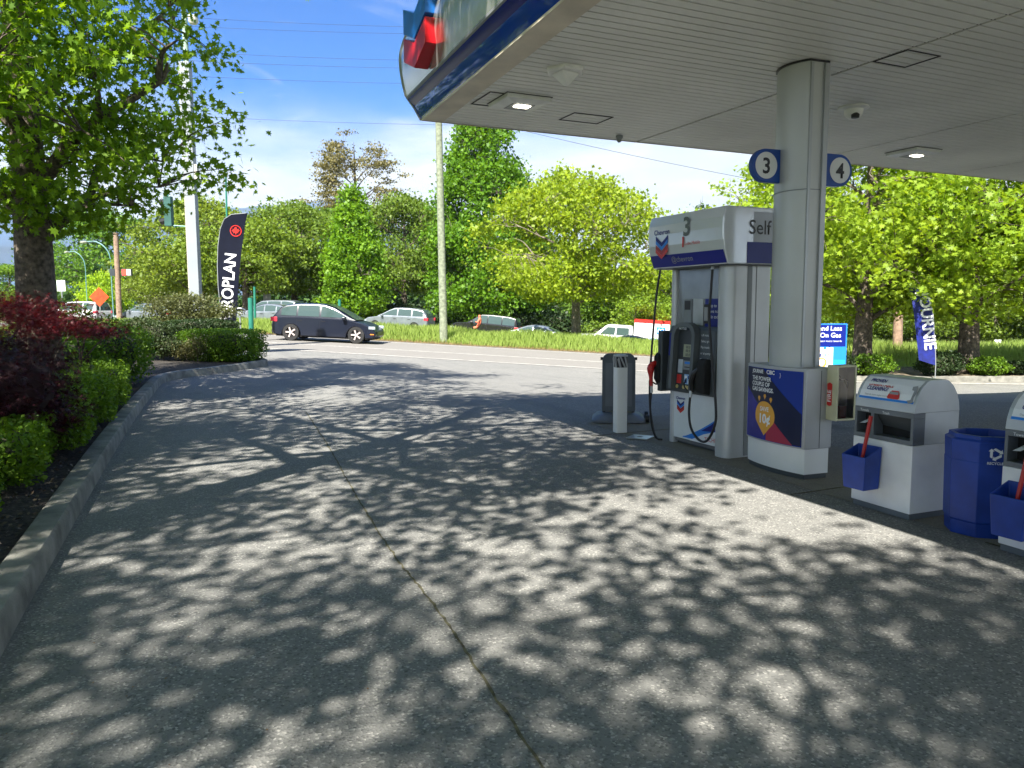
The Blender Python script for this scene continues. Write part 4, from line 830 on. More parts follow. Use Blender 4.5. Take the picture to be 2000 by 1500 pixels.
# ------------------------------------------------------------------ trees beyond
def T(px, v, **k):
    p = ON(px, v); return tree(k.pop('name', 'broadleaf_tree'), (p.x, p.y, p.z-.05), k.pop('label'), 'tree', **k)
def top(px, py, v): return AT(px, py, v).z-ON(px, v).z
CONE = lambda r: [(0, r*.55), (.12, r*.95), (.3, r), (.55, r*.78), (.8, r*.42), (1, r*.06)]
ROUND = lambda r: [(0, r*.6), (.15, r*.95), (.4, r), (.65, r*.9), (.85, r*.6), (1, r*.15)]
BG_ = 'trees beyond the roads'
T(1125, 40.5, label='broad yellow green tree with forked pale trunk in the grass median', h=top(1125, 328, 40.5), prof=ROUND(4.5), zc0=2.4, tr=.26, nclus=820, per=36, spread=.75, leaf=.18, lm=MLY, limbs=18, seed=11, gap=-.15, bm_=BARKL, shell=.45, flat=.5)
T(950, 62, name='columnar_tree', label='tallest dense cone shaped tree behind the utility pole, cut by the canopy edge', h=top(950, 190, 62), prof=[(0, 3.2), (.1, 4.5), (.35, 4.3), (.6, 3.4), (.8, 2.5), (1, .9)], zc0=1.0, tr=.4, nclus=1400, per=36, spread=.85, leaf=.25, lm=ML3, limbs=16, seed=12, rag=.35, gap=-1.2, shell=.6)
T(693, 58, name='columnar_tree', label='bright green narrow cone shaped tree behind the parked dark car', h=top(693, 364, 58), prof=CONE(2.35), zc0=.5, tr=.22, nclus=600, per=36, spread=.7, leaf=.22, lm=ML3, limbs=12, seed=13, rag=.35, gap=-1.4, shell=.6, color=(1.25, 1.15, 1, 1))
b1 = T(575, 66, label='spreading olive green tree right of the navy flag with crooked dark limbs', h=top(575, 398, 66), prof=ROUND(5.2), zc0=2.6, tr=.32, nclus=640, per=38, spread=1.0, leaf=.23, lm=ML2, limbs=15, seed=14, gap=-.45, flat=.42, group=BG_)
b2 = T(480, 60, label='spreading light green tree rising directly behind the navy flag', h=top(480, 410, 60), prof=ROUND(4.6), zc0=2.5, tr=.3, nclus=620, per=38, spread=.95, leaf=.22, lm=ML2, limbs=15, seed=15, gap=-.45, flat=.42, group=BG_, color=(1.15, 1.1, .9, 1))
T(698, 92, name='cedar_tree', label='tall brownish cedar with layered branches rising above the other trees', h=top(698, 250, 92), prof=[(0, 4.0), (.35, 5.2), (.55, 4.6), (.75, 3.6), (.9, 2.4), (1, .5)], zc0=9, tr=.42, nclus=270, per=46, spread=1.2, leaf=.24, lm=MLP, limbs=22, seed=19, gap=.1, flat=.2)
def cp(o, px, v, sc, label, rz, color, name=None):
    p = ON(px, v); c = copytree(o, (p.x, p.y, p.z-.05), rz, sc, color=color); c['label'] = label; return c
for px, v, s_, lb, rz_, cl in ((790, 70, (1.0, 1.0, 1.12), 'mid green tree between the narrow cone tree and the utility pole', 2.0, (1, 1, 1, 1)),
    (395, 62, (.95, .95, .98), 'pale yellow green tree behind the white sign pole', 4.0, (1.35, 1.2, 1.0, 1)),
    (322, 70, (.62, .62, .62), 'pale olive tree left of the white sign pole', 1.2, (1.3, 1.15, 1.1, 1)),
    (640, 80, (1.1, 1.1, 1.1), 'dark green tree filling the gap left of the narrow cone tree', 5.2, (.75, .85, .8, 1)),
    (860, 82, (1.1, 1.1, 1.15), 'dark green tree just left of the utility pole behind the cone tree', 3.3, (.7, .85, .8, 1)),
    (1050, 80, (1.1, 1.1, 1.0), 'dark tree behind the yellow green tree', 2.6, (.65, .8, .7, 1)),
    (1215, 68, (1.05, 1.05, .85), 'dense green tree behind the white truck', .6, (.8, .95, .7, 1)),
    (1310, 60, (.8, .8, .7), 'yellowish green tree just left of the pump', 2.2, (1.3, 1.3, .8, 1)),
    (1395, 66, (1.0, 1.0, .85), 'green tree behind the pump body', 3.9, (1, 1.05, .8, 1)),
    (1500, 64, (1.0, 1.0, 1.0), 'green tree behind the column beyond the far road', 5.0, (1.05, 1.1, .8, 1)),
    (1620, 75, (1.2, 1.2, 1.0), 'background tree beyond the roads between column and left roadside maple', 1.0, (1, 1, .8, 1)),
    (1760, 78, (1.2, 1.2, 1.0), 'background tree beyond the wooden pole on the right', 4.4, (.9, .9, .8, 1)),
    (1900, 74, (1.2, 1.2, 1.0), 'background tree beyond the right roadside maple', 2.9, (1.05, 1, .85, 1)),
    (2060, 72, (1.2, 1.2, 1.0), 'background tree at the far right picture edge', .2, (1, 1, .8, 1)),
    (2230, 64, (1.2, 1.2, 1.0), 'background tree just outside the right picture edge', 1.9, (1, 1, .8, 1)),
    (212, 125, (1.75, 1.75, 1.65), 'large far green tree behind the wooden signal pole', 1.5, (.9, 1.15, .9, 1)),
    (20, 90, (.9, .9, .62), 'far light green tree at the left picture edge', 2.5, (1.1, 1.25, .9, 1))):
    cp(b1 if int(px) % 2 == 0 or px in (395, 1395, 165) else b2, px, v, s_, lb, rz_, cl)
b3 = T(205, 88, name='young_tree', label='small bright lime young tree below the far trees on the left', h=5.2, prof=ROUND(2.4), zc0=1.0, tr=.12, nclus=200, per=30, spread=.7, leaf=.24, lm=MLY, limbs=8, seed=21, color=(1.2, 1.3, 1, 1))
T(1365, 105, name='conifer_tree', label='slim dark conifer tip rising above the pump header', h=top(1365, 366, 105), prof=[(0, 2.6), (.5, 1.9), (.85, .7), (1, .05)], zc0=1, tr=.3, nclus=330, per=30, spread=.8, leaf=.3, lm=HEDGED, limbs=14, seed=22, flat=.4, color=(2.0, 2.2, 1.6, 1))
# undergrowth behind the far road
ug = MATS['hedge_leaf']
for px, v, w, h_, lb, lm in ((1010, 61, 3.0, 1.9, 'dark dense bush behind the black car', HEDGED), (1075, 62, 2.4, 2.0, 'very dark bush left of the forked trunk', HEDGED), (1175, 61, 2.0, 1.7, 'pale green bush right of the forked trunk', ML2), (1245, 64, 2.6, 2.2, 'leafy green bush behind the white truck', MLY), (1330, 61, 2.5, 2.8, 'bright yellow green bush behind the left hose of the pump', MLY), (900, 63, 2.6, 1.2, 'dark low bush behind the utility pole', HEDGED), (760, 64, 3, 1.5, 'dark undergrowth behind the silver estate car', HEDGED), (1960, 62, 4, 2.2, 'pale olive thicket beyond the right maple', MLO), (1830, 68, 4, 2.4, 'olive thicket behind the blue flag', MLO), (1660, 66, 4, 2.2, 'thicket beyond the left roadside maple', ML2), (2080, 60, 4, 2.4, 'thicket at the right picture edge', MLO), (1500, 62, 5, 2.4, 'thicket behind the column', ML2), (640, 68, 4, 1.6, 'dark undergrowth behind the dark car', HEDGED), (540, 70, 4, 1.5, 'undergrowth behind the two silver cars', HEDGED)):
    p = ON(px, v); shrub('wild_bush', (p.x, p.y, p.z), lb, 'bush', [((0, 0, h_*.55), (w, 1.6, h_*.6)), ((w*.5, .4, h_*.45), (w*.6, 1.4, h_*.5)), ((-w*.5, .3, h_*.4), (w*.6, 1.3, h_*.45))], 5000, .26, lm, 'bushes beyond the far road', rz=-AZ, lumps=.3)
n = 26000; uu = rng.uniform(-95, 75, n); vv_ = rng.uniform(96, 106, n); hh = rng.random(n)**.8*(4.6+1.6*np.sin(uu*.23)+1.0*np.sin(uu*.61+1)); q = np.stack([.9063*uu+.4226*vv_, -.4226*uu+.9063*vv_, hh], 1); q[:, 2] += np.array([Huv(a, b) for a, b in zip(uu, vv_)])
o = leaves('far_wood', q, .75, T_CLUMP, HEDGED, None); o.color = (1.7, 1.9, 1.5, 1); tag(o, 'dark green far off woodland edge seen below the tree crowns', 'woodland', kind='stuff')
# right-hand roadside maples
RM = [(0, 1.0), (.1, 2.7), (.35, 3.3), (.6, 2.9), (.85, 1.7), (1, .4)]
RR_ = 'bright roadside maples beyond the far kerb'
p = ON(1688, 24.5); m1 = tree('roadside_maple', (p.x, p.y, p.z+.1), 'left of the two bright roadside maples, its dark trunk left of the wooden pole', 'tree', 8.2, RM, 1.75, .30, 520, 42, .62, .17, MLR, BARK, T_MAPLE, 12, group=RR_, gap=-1.0, flat=.5, seed=31, shell=.4, upb=.2)
p = ON(1897, 24.0); m2 = copytree(m1, (p.x, p.y, p.z+.1), 2.2, (1.05, 1.05, 1.02), color=(.95, 1, 1, 1)); m2['label'] = 'right of the two bright roadside maples, trunk standing among low bushes'
p = ON(2120, 24.5); m3 = copytree(m1, (p.x, p.y, p.z+.1), 4.1, (1.1, 1.1, 1.05)); m3['label'] = 'bright roadside maple whose crown enters from the right picture edge'
p = ON(1520, 33); m4 = copytree(m1, (p.x, p.y, p.z+.1), 5.1, (1.1, 1.1, 1.03)); m4['label'] = 'roadside maple hidden mostly behind the column'
# maples behind the photographer, whose leaves dapple the concrete
SG = 'maples of the planting bed beside the driveway'
x, y = XY(-3.9, 3.7); tall = tree('tall_maple', (x, y, .15), 'tall high crowned maple in the bed left of the photographer, above the frame', 'tree', 10.4, [(0, 2.8), (.15, 4.6), (.45, 5.3), (.75, 4.0), (.92, 2.2), (1, .6)], 5.0, .26, 430, 46, .6, .155, ML, BARK, T_MAPLE, 13, group=SG, gap=-.3, flat=.45, seed=43, shell=.15, limb_r=.4, lean=(1.3, 0))
for u, v, s_, rz_, lb in ((-1.6, -5.4, 1.0, 3.6, 'tall maple behind the photographer'), (2.4, -5.7, 1.0, 5.3, 'tall maple behind and right of the photographer'), (-7.9, -.2, 1.0, 2.2, 'tall maple at the far left of the bed beside the photographer')):
    x, y = XY(u, v); c = copytree(tall, (x, y, .15), rz_, (s_, s_, s_)); c['label'] = lb
# ------------------------------------------------------------------ long grass
def grass(name, n, u0_, u1_, s0, s1, h0, h1, w, m, dens=None):
    u = rng.uniform(u0_, u1_, n); s_ = s0+(s1-s0)*rng.random(n)**1.4; P = np.empty((n, 3))
    for i in range(n):
        v = s_[i]-.2*u[i]; x, y = XY(u[i], v); P[i] = (x, y, Huv(u[i], v)-.02)
    hh = (h0+(h1-h0)*rng.random(n))*(.55+.45*np.minimum(1, (s_-s0)/1.2))*(1+.25*np.sin(u*1.3)*np.sin(u*.37+2)); a = rng.uniform(0, 2*PI, n); wx = np.stack([np.cos(a)*w, np.sin(a)*w, np.zeros(n)], 1)
    b_ = rng.uniform(0, 2*PI, n); ln = rng.uniform(.1, .45, n)*hh; dv = np.stack([np.cos(b_)*ln, np.sin(b_)*ln, np.zeros(n)], 1); up_ = np.stack([np.zeros(n), np.zeros(n), hh], 1)
    V = np.stack([P-wx, P+wx, P+wx*.7+dv*.35+up_*.6, P+dv+up_, P-wx*.7+dv*.35+up_*.6], 1)
    me = bpy.data.meshes.new(name); me.vertices.add(n*5); me.vertices.foreach_set('co', V.reshape(-1).astype(np.float32)); me.loops.add(n*5); me.loops.foreach_set('vertex_index', np.arange(n*5, dtype=np.int32)); me.polygons.add(n); me.polygons.foreach_set('loop_start', np.arange(0, n*5, 5, dtype=np.int32)); me.update(calc_edges=True); me.materials.append(m)
    o = bpy.data.objects.new(name, me); COL.objects.link(o); return tag(o, kind='stuff')
GL = leafmat('grass_blade', (.20, .31, .05), (.44, .54, .15), .45, tcol=(1.2, 1.2, .6)); GD = leafmat('dry_grass_blade', (.22, .16, .07), (.36, .28, .12), .3, tcol=(1, 1, .7))
o = grass('tall_grass', 125000, -26, 34, 33.7, 46, .22, .52, .014, GL); tag(o, 'tall bright green grass growing on the median beyond the road', 'grass')
o = grass('dry_grass', 14000, -24, 24, 33.4, 34.6, .08, .24, .012, GD); tag(o, 'short dry reddish grass along the road edge', 'grass')
o = grass('verge_grass', 16000, 9, 30, 27.5, 33, .1, .35, .015, GL); tag(o, 'bright verge grass behind the low bushes on the right', 'grass')
# mulch litter and small fallen leaves on the concrete
n = 420; pts = []
while len(pts) < n:
    x, y = random.uniform(-.9, 5), random.uniform(1.2, 18)
    if random.random() < (.9 if x < .1-0 and x > -.55 else .12): pts.append((x, y, .006+H(x, y)))
o = leaves('fallen_leaves', np.array(pts), .012, T_QUAD, leafmat('dead_leaf', (.10, .05, .02), (.25, .16, .07), .1), None, up_bias=6); tag(o, 'scattered tiny dry leaves and seeds on the driveway', 'leaf litter', kind='stuff')
n = 5200; q = np.stack([rng.uniform(-1.9, .1, n), rng.uniform(2, 19, n), np.zeros(n)], 1); q = q[(q[:, 0] < -1.05+.045*q[:, 1])]; q[:, 2] = .175+.04*rng.random(len(q))
o = leaves('mulch_chips', q, .032, T_QUAD, leafmat('bark_chip', (.03, .022, .018), (.12, .09, .06), .0), None, up_bias=1); tag(o, 'dark bark chips covering the bed behind the kerb', 'mulch', kind='stuff')
# ------------------------------------------------------------------ poles, lamps, wires
def pole(px0, py0, px1, py1, v, r0_, r1_, name, m, label, cat, group=None, n=14):
    g_ = ON(px1, v); tp_ = AT(px0, py0, v); t = thing(name, g_, label, cat, group); b = MB(); b.tube([(0, 0, -.3), tuple((tp_-g_)*.5), tuple(tp_-g_)], [r1_, (r0_+r1_)/2, r0_], n); b.build('shaft', m, t, smooth=True); return t
up_ = pole(845, -260, 866, 655, 34.6, .11, .185, 'utility_pole', WOOD, 'weathered greenish utility pole standing in the roadside grass', 'utility pole')
pole(1765, 150, 1757, 705, 33, .14, .20, 'utility_pole', WOODB, 'pinkish brown wooden pole between the two roadside maples', 'utility pole')
sp_ = pole(226, 455, 232, 612, 55, .17, .2, 'wooden_signal_pole', WOODB, 'brown wooden pole carrying a pedestrian signal on the left', 'pole')
pg = sp_.location; zsg = AT(235, 532, 55).z-pg.z
b = MB(); b.box(-.45, -.12, -.15, .15, zsg-.25, zsg+.25); b.build('control_box', DGREY, sp_)
ux, uy = r0.x, r0.y
t = thing('pedestrian_signal', AT(246, 532, 54.6), 'small lit red and white pedestrian signal box on the wooden pole', 'signal', rz=-AZ)
b = MB(); b.box(-.28, .42, -.1, .1, -.25, .25); b.build('case', DGREY, t); b = MB(); b.box(-.22, .08, -.12, -.105, -.2, .2); b.build('red_face', mat('signal_red', (.9, .05, .03), .4, em=.6), t); b = MB(); b.box(.1, .38, -.12, -.105, -.2, .2); b.build('white_face', WP, t)
# white sign pylon
wp = ON(383, 24.6); t = thing('sign_pylon', wp, 'tall white rectangular sign pole rising behind the olive shrub', 'pole', rz=-AZ)
ztop = AT(383, 122, 24.6).z-wp.z; b = MB(); b.box(-.155, .17, -.13, .13, 0, ztop); b.build('post', mat('pylon_shaded_white', (.27, .30, .325), .5, var=.05, scale=1), t, bevel=.01)  # white post, its colour greyed to look shaded
b = MB(); b.box(-.175, -.157, -.10, .10, 0, ztop-.1); b.build('edge_strip', mat('edge_tan', (.5, .45, .33), .6), t)
b = MB(); b.box(.172, .26, -.1, .1, AT(383, 352, 24.6).z-wp.z, AT(383, 322, 24.6).z-wp.z); b.build('junction_box', mat('box_cream', (.6, .57, .5), .5), t)
# green lamp and signal poles
gp = ON(386, 27.5); t = thing('street_lamp', gp, 'tall pale green street lamp pole behind the white sign pole', 'street lamp', rz=-AZ); PGN = mat('pale_green_paint', (.30, .42, .33), .45)
zt = AT(361, -120, 27.5).z-gp.z; b = MB(); b.tube([(0, 0, 0), (0, 0, zt)], [.12, .08], 12); b.build('shaft', PGN, t, smooth=True)
b = MB(); z_ = AT(361, 32, 27.5).z-gp.z; b.tube(catmull([(0, 0, z_-.1), (.2, 0, z_+.05), (.3, 0, z_)], 3), .03, 8); b.lathe([(.05, .1), (.16, .02), (.17, -.12), (.12, -.2)], (.3, 0, z_-.05), n=14); b.build('lamp_head', mat('lamp_pale', (.6, .6, .5), .4), t, smooth=True)
b = MB(); b.tube(catmull([(0, 0, zt-.2), (.6, -.2, zt+.5), (1.6, -.5, zt+.7), (2.4, -.8, zt+.6)], 5), .05, 8); b.lathe([(.1, .06), (.3, .02), (.28, -.08)], (2.6, -.85, zt+.55), n=12); b.build('lamp_arm', PGN, t, smooth=True)
ts = thing('traffic_signal', AT(331, 442, 28), 'dark traffic signal head hanging left of the white sign pole', 'traffic light', rz=-AZ)
b = MB(); b.box(-.13, .13, -.12, .12, 0, 1.05); b.build('case', mat('signal_case', (.03, .10, .085), .5), ts, bevel=.02)
b = MB()
for q in range(3): b.tube([(-.12, 0, .2+.33*q), (-.30, 0, .16+.33*q)], [.12, .11], 10)
b.build('visor', BLACK, ts); b = MB(); b.tube([(.05, 0, .03), (.7, 0, -.02)], .03, 8); b.tube([(.0, 0, 1.03), (-.02, 0, 1.25)], .03, 8); b.build('bracket', GREEN, ts)
pole(441, 338, 446, 625, 33, .035, .05, 'sign_post', GREEN, 'thin green post rising above the navy flag', 'post')
pole(489, 582, 489, 640, 33.9, .11, .11, 'green_post', GREEN, 'short thick green post at the left end of the grass', 'post', n=12)
pole(497, 560, 497, 640, 42, .06, .07, 'green_post', GREEN, 'slimmer green post just right of the thick one', 'post')
pole(663, 585, 663, 640, 48, .09, .09, 'green_post', GREEN, 'green post seen behind the dark car roof', 'post')
def arm_lamp(px, py, v, lb):
    g_ = ON(px, v); t = thing('street_lamp', g_, lb, 'street lamp', 'curved teal street lamps on the left', -AZ); z = AT(px, py, v).z-g_.z; TL = mat('teal_paint', (.12, .26, .26), .5)
    b = MB(); b.tube(catmull([(0, 0, 0), (0, 0, z*.5), (0, 0, z*.8), (-.35, 0, z*.93), (-1.0, 0, z), (-1.7, 0, z)], 4), .045, 8); b.build('pole', TL, t, smooth=True)
    b = MB(); b.lathe([(.12, .05), (.3, .0), (.25, -.1)], (-1.9, 0, z), n=10); b.build('lamp_head', mat('lamp_pale', (.6, .6, .5), .4), t, smooth=True)
arm_lamp(221, 472, 58, 'curved teal street lamp just left of the wooden signal pole'); arm_lamp(171, 492, 85, 'farther curved teal street lamp between big maple and signal pole')
os_ = ON(195, 40); t = thing('road_works_sign', os_, 'orange diamond road works sign above the red maple', 'sign', rz=-AZ); z = AT(195, 580, 40).z-os_.z
b = MB(); b.loft([[(0, y_, z+.5), (.5, y_, z), (0, y_, z-.5), (-.5, y_, z)] for y_ in (-.01, .01)]); b.build('panel', mat('sign_orange', (.95, .06, .008), .5), t)
f = Face((0, -.012, z), (1, 0, 0), (0, 0, 1)); f.poly([(-.2, -.12), (-.05, -.16), (.08, -.02), (.22, .02), (.2, .08), (.02, .1), (-.02, .22), (-.1, .18), (-.06, .05), (-.22, -.04)], mat('faded_black', (.30, .05, .01), .5), 'symbol', t)
b = MB(); b.tube([(0, .02, 0), (0, .02, z)], .03, 6); b.build('post', GREY, t)
for px, py, v, w, h_, lb in ((122, 558, 60, .32, .42, 'small white rectangular road sign right of the big maple trunk'), (1953, 675, 50, .22, .38, 'small white rectangular road sign beyond the right maple'), (522, 575, 62, .3, .5, 'small grey road sign back above the silver cars')):
    g_ = ON(px, v); t = thing('road_sign', g_, lb, 'sign', 'small white road signs', -AZ); z = AT(px, py, v).z-g_.z; b = MB(); b.box(-w, w, -.01, .01, z-h_, z+h_); b.build('panel', WP if px != 522 else GP, t); b = MB(); b.tube([(0, .04, 0), (0, .04, z)], .04, 6); b.build('post', GREY, t)
gq = ON(468, 30); t = thing('street_bracket', gq, 'pale oval hoop on a slim post right of the navy flag', 'post', rz=-AZ); z = AT(468, 607, 30).z-gq.z
b = MB(); b.tube([(-.0, 0, 0), (0, 0, z-.1)], .03, 8); b.build('post', GREY, t); b = MB(); b.tube([(.22*math.cos(a), 0, z+.10*math.sin(a)) for a in [2*PI*q/20 for q in range(21)]], .025, 6); b.build('hoop', mat('pale_metal', (.6, .6, .6), .4), t)
WIRE = mat('wire', (.02, .02, .02), .6)
for (a0, b0, a1, b1, lb) in ((-300, -28, 1400, 52, 'topmost'), (-300, -5, 1400, 60, 'second'), (-300, 42, 1400, 115, 'third'), (-300, 62, 1400, 128, 'fourth'), (-300, 92, 1400, 158, 'fifth'), (-300, 168, 1400, 240, 'lowest')):
    pa, pb = AT(a0, b0, 48), AT(a1, b1, 44); o_ = thing('power_line', (pa+pb)/2, lb+' of the six thin dark wires crossing the sky', 'wire', 'wires crossing the sky'); b = MB()
    m__ = (pa+pb)/2; b.tube([tuple(pa.lerp(pb, q/16)-m__-Vector((0, 0, .9*(1-(2*q/16-1)**2)))) for q in range(17)], .009, 5); b.build('cable', WIRE, o_)
pa, pb = AT(860, 215, 34.6), AT(1760, 400, 33); m__ = (pa+pb)/2; o_ = thing('power_line', m__, 'thin wire running down from the utility pole towards the right behind the column', 'wire'); b = MB(); b.tube([tuple(pa.lerp(pb, q/16)-m__-Vector((0, 0, .25*(1-(2*q/16-1)**2)))) for q in range(17)], .009, 5); b.build('cable', WIRE, o_)
# ------------------------------------------------------------------ vehicles
def wheelset(root, x, w, r, rimm, both=True):
    for s_ in (-1, 1):
        b = MB(); b.lathe([(r*.62, -.10), (r*.95, -.10), (r, -.06), (r, .06), (r*.95, .10), (r*.62, .10)], (x, s_*(w-.11), r), 'y', 24, False); wh = b.build('wheel', TYRE, root, smooth=True)
        b = MB(); cy = s_*(w-.03)
        b.lathe([(r*.68, -.02), (r*.70, .0), (r*.62, .012), (r*.60, -.02)], (x, cy, r), 'y', 24, False)
        for k in range(5):
            a = 2*PI*k/5+.3; c, s2 = math.cos(a), math.sin(a); q = [(-.022, .03), (.022, .03), (.034, r*.63), (-.034, r*.63)]
            b.loft([[(x+px_*c-pz*s2, cy+o_, r+px_*s2+pz*c) for px_, pz in q] for o_ in (-.012, .012)])
        b.lathe([(.05, -.015), (.05, .018)], (x, cy, r), 'y', 12); b.build('rim', rimm, wh)
        b = MB(); b.lathe([(r*.64, -.01), (r*.64, .004)], (x, cy-s_*.04, r), 'y', 16); b.build('brake_disc', HOLE, wh)
def car(loc, label, paint, kind, heading, slope=0, group=None, cat='car', rim=ALLOY, name='parked_car'):
    t = thing(name, loc, label, cat, group); t.rotation_euler = (0, slope, heading)
    K = dict(
     hatch=dict(L=4.36, W=.89, r=.35, wx=(-1.36, 1.36), low=[(-2.16, .38), (-2.18, .62), (-2.12, .86), (-2.0, .97), (-1.0, 1.0), (.95, .98), (1.12, .95), (1.6, .84), (1.92, .72), (2.12, .56), (2.17, .36), (2.08, .24)], gb=(-2.06, 1.22), gr=(-1.70, .10), gz=(.96, 1.56), wins=((-1.78, -1.15), (-1.08, -.2), (-.12, 1.0))),
     suv=dict(L=4.8, W=.93, r=.36, wx=(-1.45, 1.45), low=[(-2.36, .45), (-2.38, .8), (-2.33, 1.05), (-1.0, 1.1), (.9, 1.1), (1.1, 1.09), (2.0, 1.0), (2.3, .85), (2.38, .5), (2.3, .3)], gb=(-2.3, 1.15), gr=(-2.1, .35), gz=(1.07, 1.74), wins=((-2.08, -1.25), (-1.17, -.25), (-.17, .78))),
     sedan=dict(L=4.7, W=.91, r=.33, wx=(-1.42, 1.42), low=[(-2.32, .38), (-2.34, .65), (-2.28, .90), (-1.9, .98), (-1.0, .98), (.9, .93), (1.15, .90), (1.9, .78), (2.25, .6), (2.33, .38), (2.25, .25)], gb=(-1.95, 1.35), gr=(-.95, .15), gz=(.93, 1.44), wins=((-1.35, -.85), (-.78, -.08), (0, .85))),
     wagon=dict(L=4.6, W=.9, r=.33, wx=(-1.4, 1.4), low=[(-2.26, .4), (-2.28, .7), (-2.22, .98), (-1.0, 1.02), (.9, 1.0), (1.1, .98), (1.9, .85), (2.2, .65), (2.28, .4), (2.2, .26)], gb=(-2.2, 1.2), gr=(-1.75, .2), gz=(1.0, 1.6), wins=((-1.95, -1.2), (-1.1, -.2), (-.12, .85))))[kind]
    w = K['W']; r = K['r']; out = []
    def archp(cx, n=9): return [(cx+(r+.06)*math.cos(PI-PI*i/n)*-1, .22+max(0, (r+.14)*math.sin(PI*i/n))) for i in range(n+1)]
    bottom = [K['low'][-1]]
    for cx in K['wx'][::-1]: bottom += [(cx+(r+.06)*math.cos(PI*i/9), .22+(r+.12)*math.sin(PI*i/9)) for i in range(10)]
    bottom.append((K['low'][0][0]+.08, .25)); pts = K['low'][:-1]+bottom
    b = MB(); ws = [(-w+.05, .985), (-w, 1), (w, 1), (w-.05, .985)]
    pc = lambda s_: [(x*s_, z) for x, z in pts]
    b.loft([[(x*(.975 if abs(y_) > w-.01 else 1), y_, z) for x, z in pts] for y_ in (-w, -w+.07, w-.07, w)]); body = b.build('body', paint, t, bevel=.035, seg=3)
    RC = dict(hatch=[(-2.12, .96), (-2.03, 1.10), (-1.84, 1.34), (-1.6, 1.47), (-1.1, 1.545), (-.5, 1.57), (0, 1.545), (.4, 1.43), (.85, 1.2), (1.32, .94)],
      suv=[(-2.3, 1.08), (-2.25, 1.35), (-2.12, 1.66), (-1.6, 1.74), (-.5, 1.76), (.2, 1.73), (.45, 1.62), (.8, 1.38), (1.2, 1.08)],
      sedan=[(-1.98, .95), (-1.5, 1.16), (-1.0, 1.35), (-.5, 1.43), (0, 1.44), (.35, 1.37), (.8, 1.19), (1.4, .92)],
      wagon=[(-2.2, 1.0), (-2.1, 1.25), (-1.85, 1.48), (-1.3, 1.57), (-.4, 1.6), (.1, 1.57), (.45, 1.42), (.85, 1.2), (1.25, .98)])[kind]
    z0 = K['gz'][0]-.02; z1 = max(z for _, z in RC); wi = w-.05; wr = w-.24
    def zr(x):
        for (xa, za), (xb, zb) in zip(RC, RC[1:]):
            if xa <= x <= xb: return za+(zb-za)*(x-xa)/(xb-xa)
        return z0
    def gw(z): return wi-(wi-wr)*max(0, (z-z0)/(z1-z0))**1.3
    rings = []
    for x, z in RC:
        z = max(z, z0+.004); q = [(gw(z0), z0), (gw(z0+(z-z0)*.6), z0+(z-z0)*.6), (gw(z)-.01, z-.045*min(1, (z-z0)*4)), (gw(z)-.12, z-.008), (.3, z)]
        rings.append([(x, -y_, z_) for y_, z_ in q]+[(x, y_, z_) for y_, z_ in q[::-1]])
    b = MB(); b.loft(rings); cab = b.build('cabin', paint, t, smooth=True)
    for s_ in (-1, 1):
        for a, c in K['wins']:
            lo_ = []; hi_ = []; me_ = []
            for q in range(9):
                x = a+(c-a)*q/8; zt_ = zr(x)-.085; zl = z0+.09+.02*(c-x)/(c-a)*0
                if zt_ < zl+.01: zt_ = zl+.01
                zm_ = (zl+zt_)/2
                lo_.append((x, s_*(gw(zl)+.004), zl)); me_.append((x, s_*(gw(zm_)+.006), zm_)); hi_.append((x, s_*(gw(zt_)+.006), zt_))
            b = MB(); b.loft([lo_, me_, hi_], cap=False, closed=False); b.build('side_window', GLASS, cab)
    for fr_s in (0, 1):
        P = RC[-4:] if fr_s else RC[:3 if kind != 'sedan' else 3]; b = MB(); P = [P[0]]+P[1:-1]+[P[-1]]
        b.loft([[(x+(.012 if fr_s else -.012), -(gw(z)-.14), z+.012), (x+(.012 if fr_s else -.012), gw(z)-.14, z+.012)] for x, z in P], cap=False, closed=False); b.build('windscreen' if fr_s else 'rear_window', GLASS, cab)
    Lx = K['low']; xr = Lx[1][0]; xf = Lx[-2][0]
    for s_ in (-1, 1):
        zt_ = K['gz'][0]+.05; b = MB(); b.box(xr-.012, xr+.26, s_*(w+.008)-.02 if s_ > 0 else -w-.008, s_*(w+.008)+.0 if s_ > 0 else -w+.02, zt_-.24, zt_-.06); b.box(xr-.02, xr+.02, min(s_*w, s_*(w-.22)), max(s_*w, s_*(w-.22)), zt_-.24, zt_-.06); b.build('tail_light', mat('tail_red', (.65, .03, .05), .25), t, bevel=.01)
        b = MB(); b.box(xf-.30, xf-.03, min(s_*(w-.16), s_*(w+.006)), max(s_*(w-.16), s_*(w+.006)), .60, .72); b.build('headlight', mat('headlamp', (.35, .42, .45), .1), t, bevel=.02)
        b = MB(); b.box(xf-.22, xf-.07, min(s_*(w-.05), s_*(w+.008)), max(s_*(w-.05), s_*(w+.008)), .385, .42); b.build('indicator', mat('amber', (.9, .25, .02), .4), t)
        b = MB(); b.box(.80, .95, min(s_*w, s_*(w+.18)), max(s_*w, s_*(w+.18)), z0+.0, z0+.13); b.build('wing_mirror', paint, t, bevel=.03)
        b = MB()
        for a, c in K['wins'][1:]: b.box(a-.03, a-.022, s_*w-.003, s_*w+.0025, .34, z0-.03); b.box(a+.02, a+.2, s_*w-.005, s_*(w)+s_*.02+.002, .84, .865)
        b.build('door_seam', KP, t)
    b = MB(); b.box(xf-.09, xf+.004, -.55, .55, .33, .5); b.build('grille', KP, t)
    b = MB(); b.box(-2.0, 2.0, -w+.14, w-.14, .17, .3); b.build('underbody', HOLE, t)
    for x in K['wx']: wheelset(t, x, w, r, rim)
    b = MB(); b.box(xr-.03, xr+.1, -.7, .7, .3, .42); b.build('rear_bumper', KP, t); return t
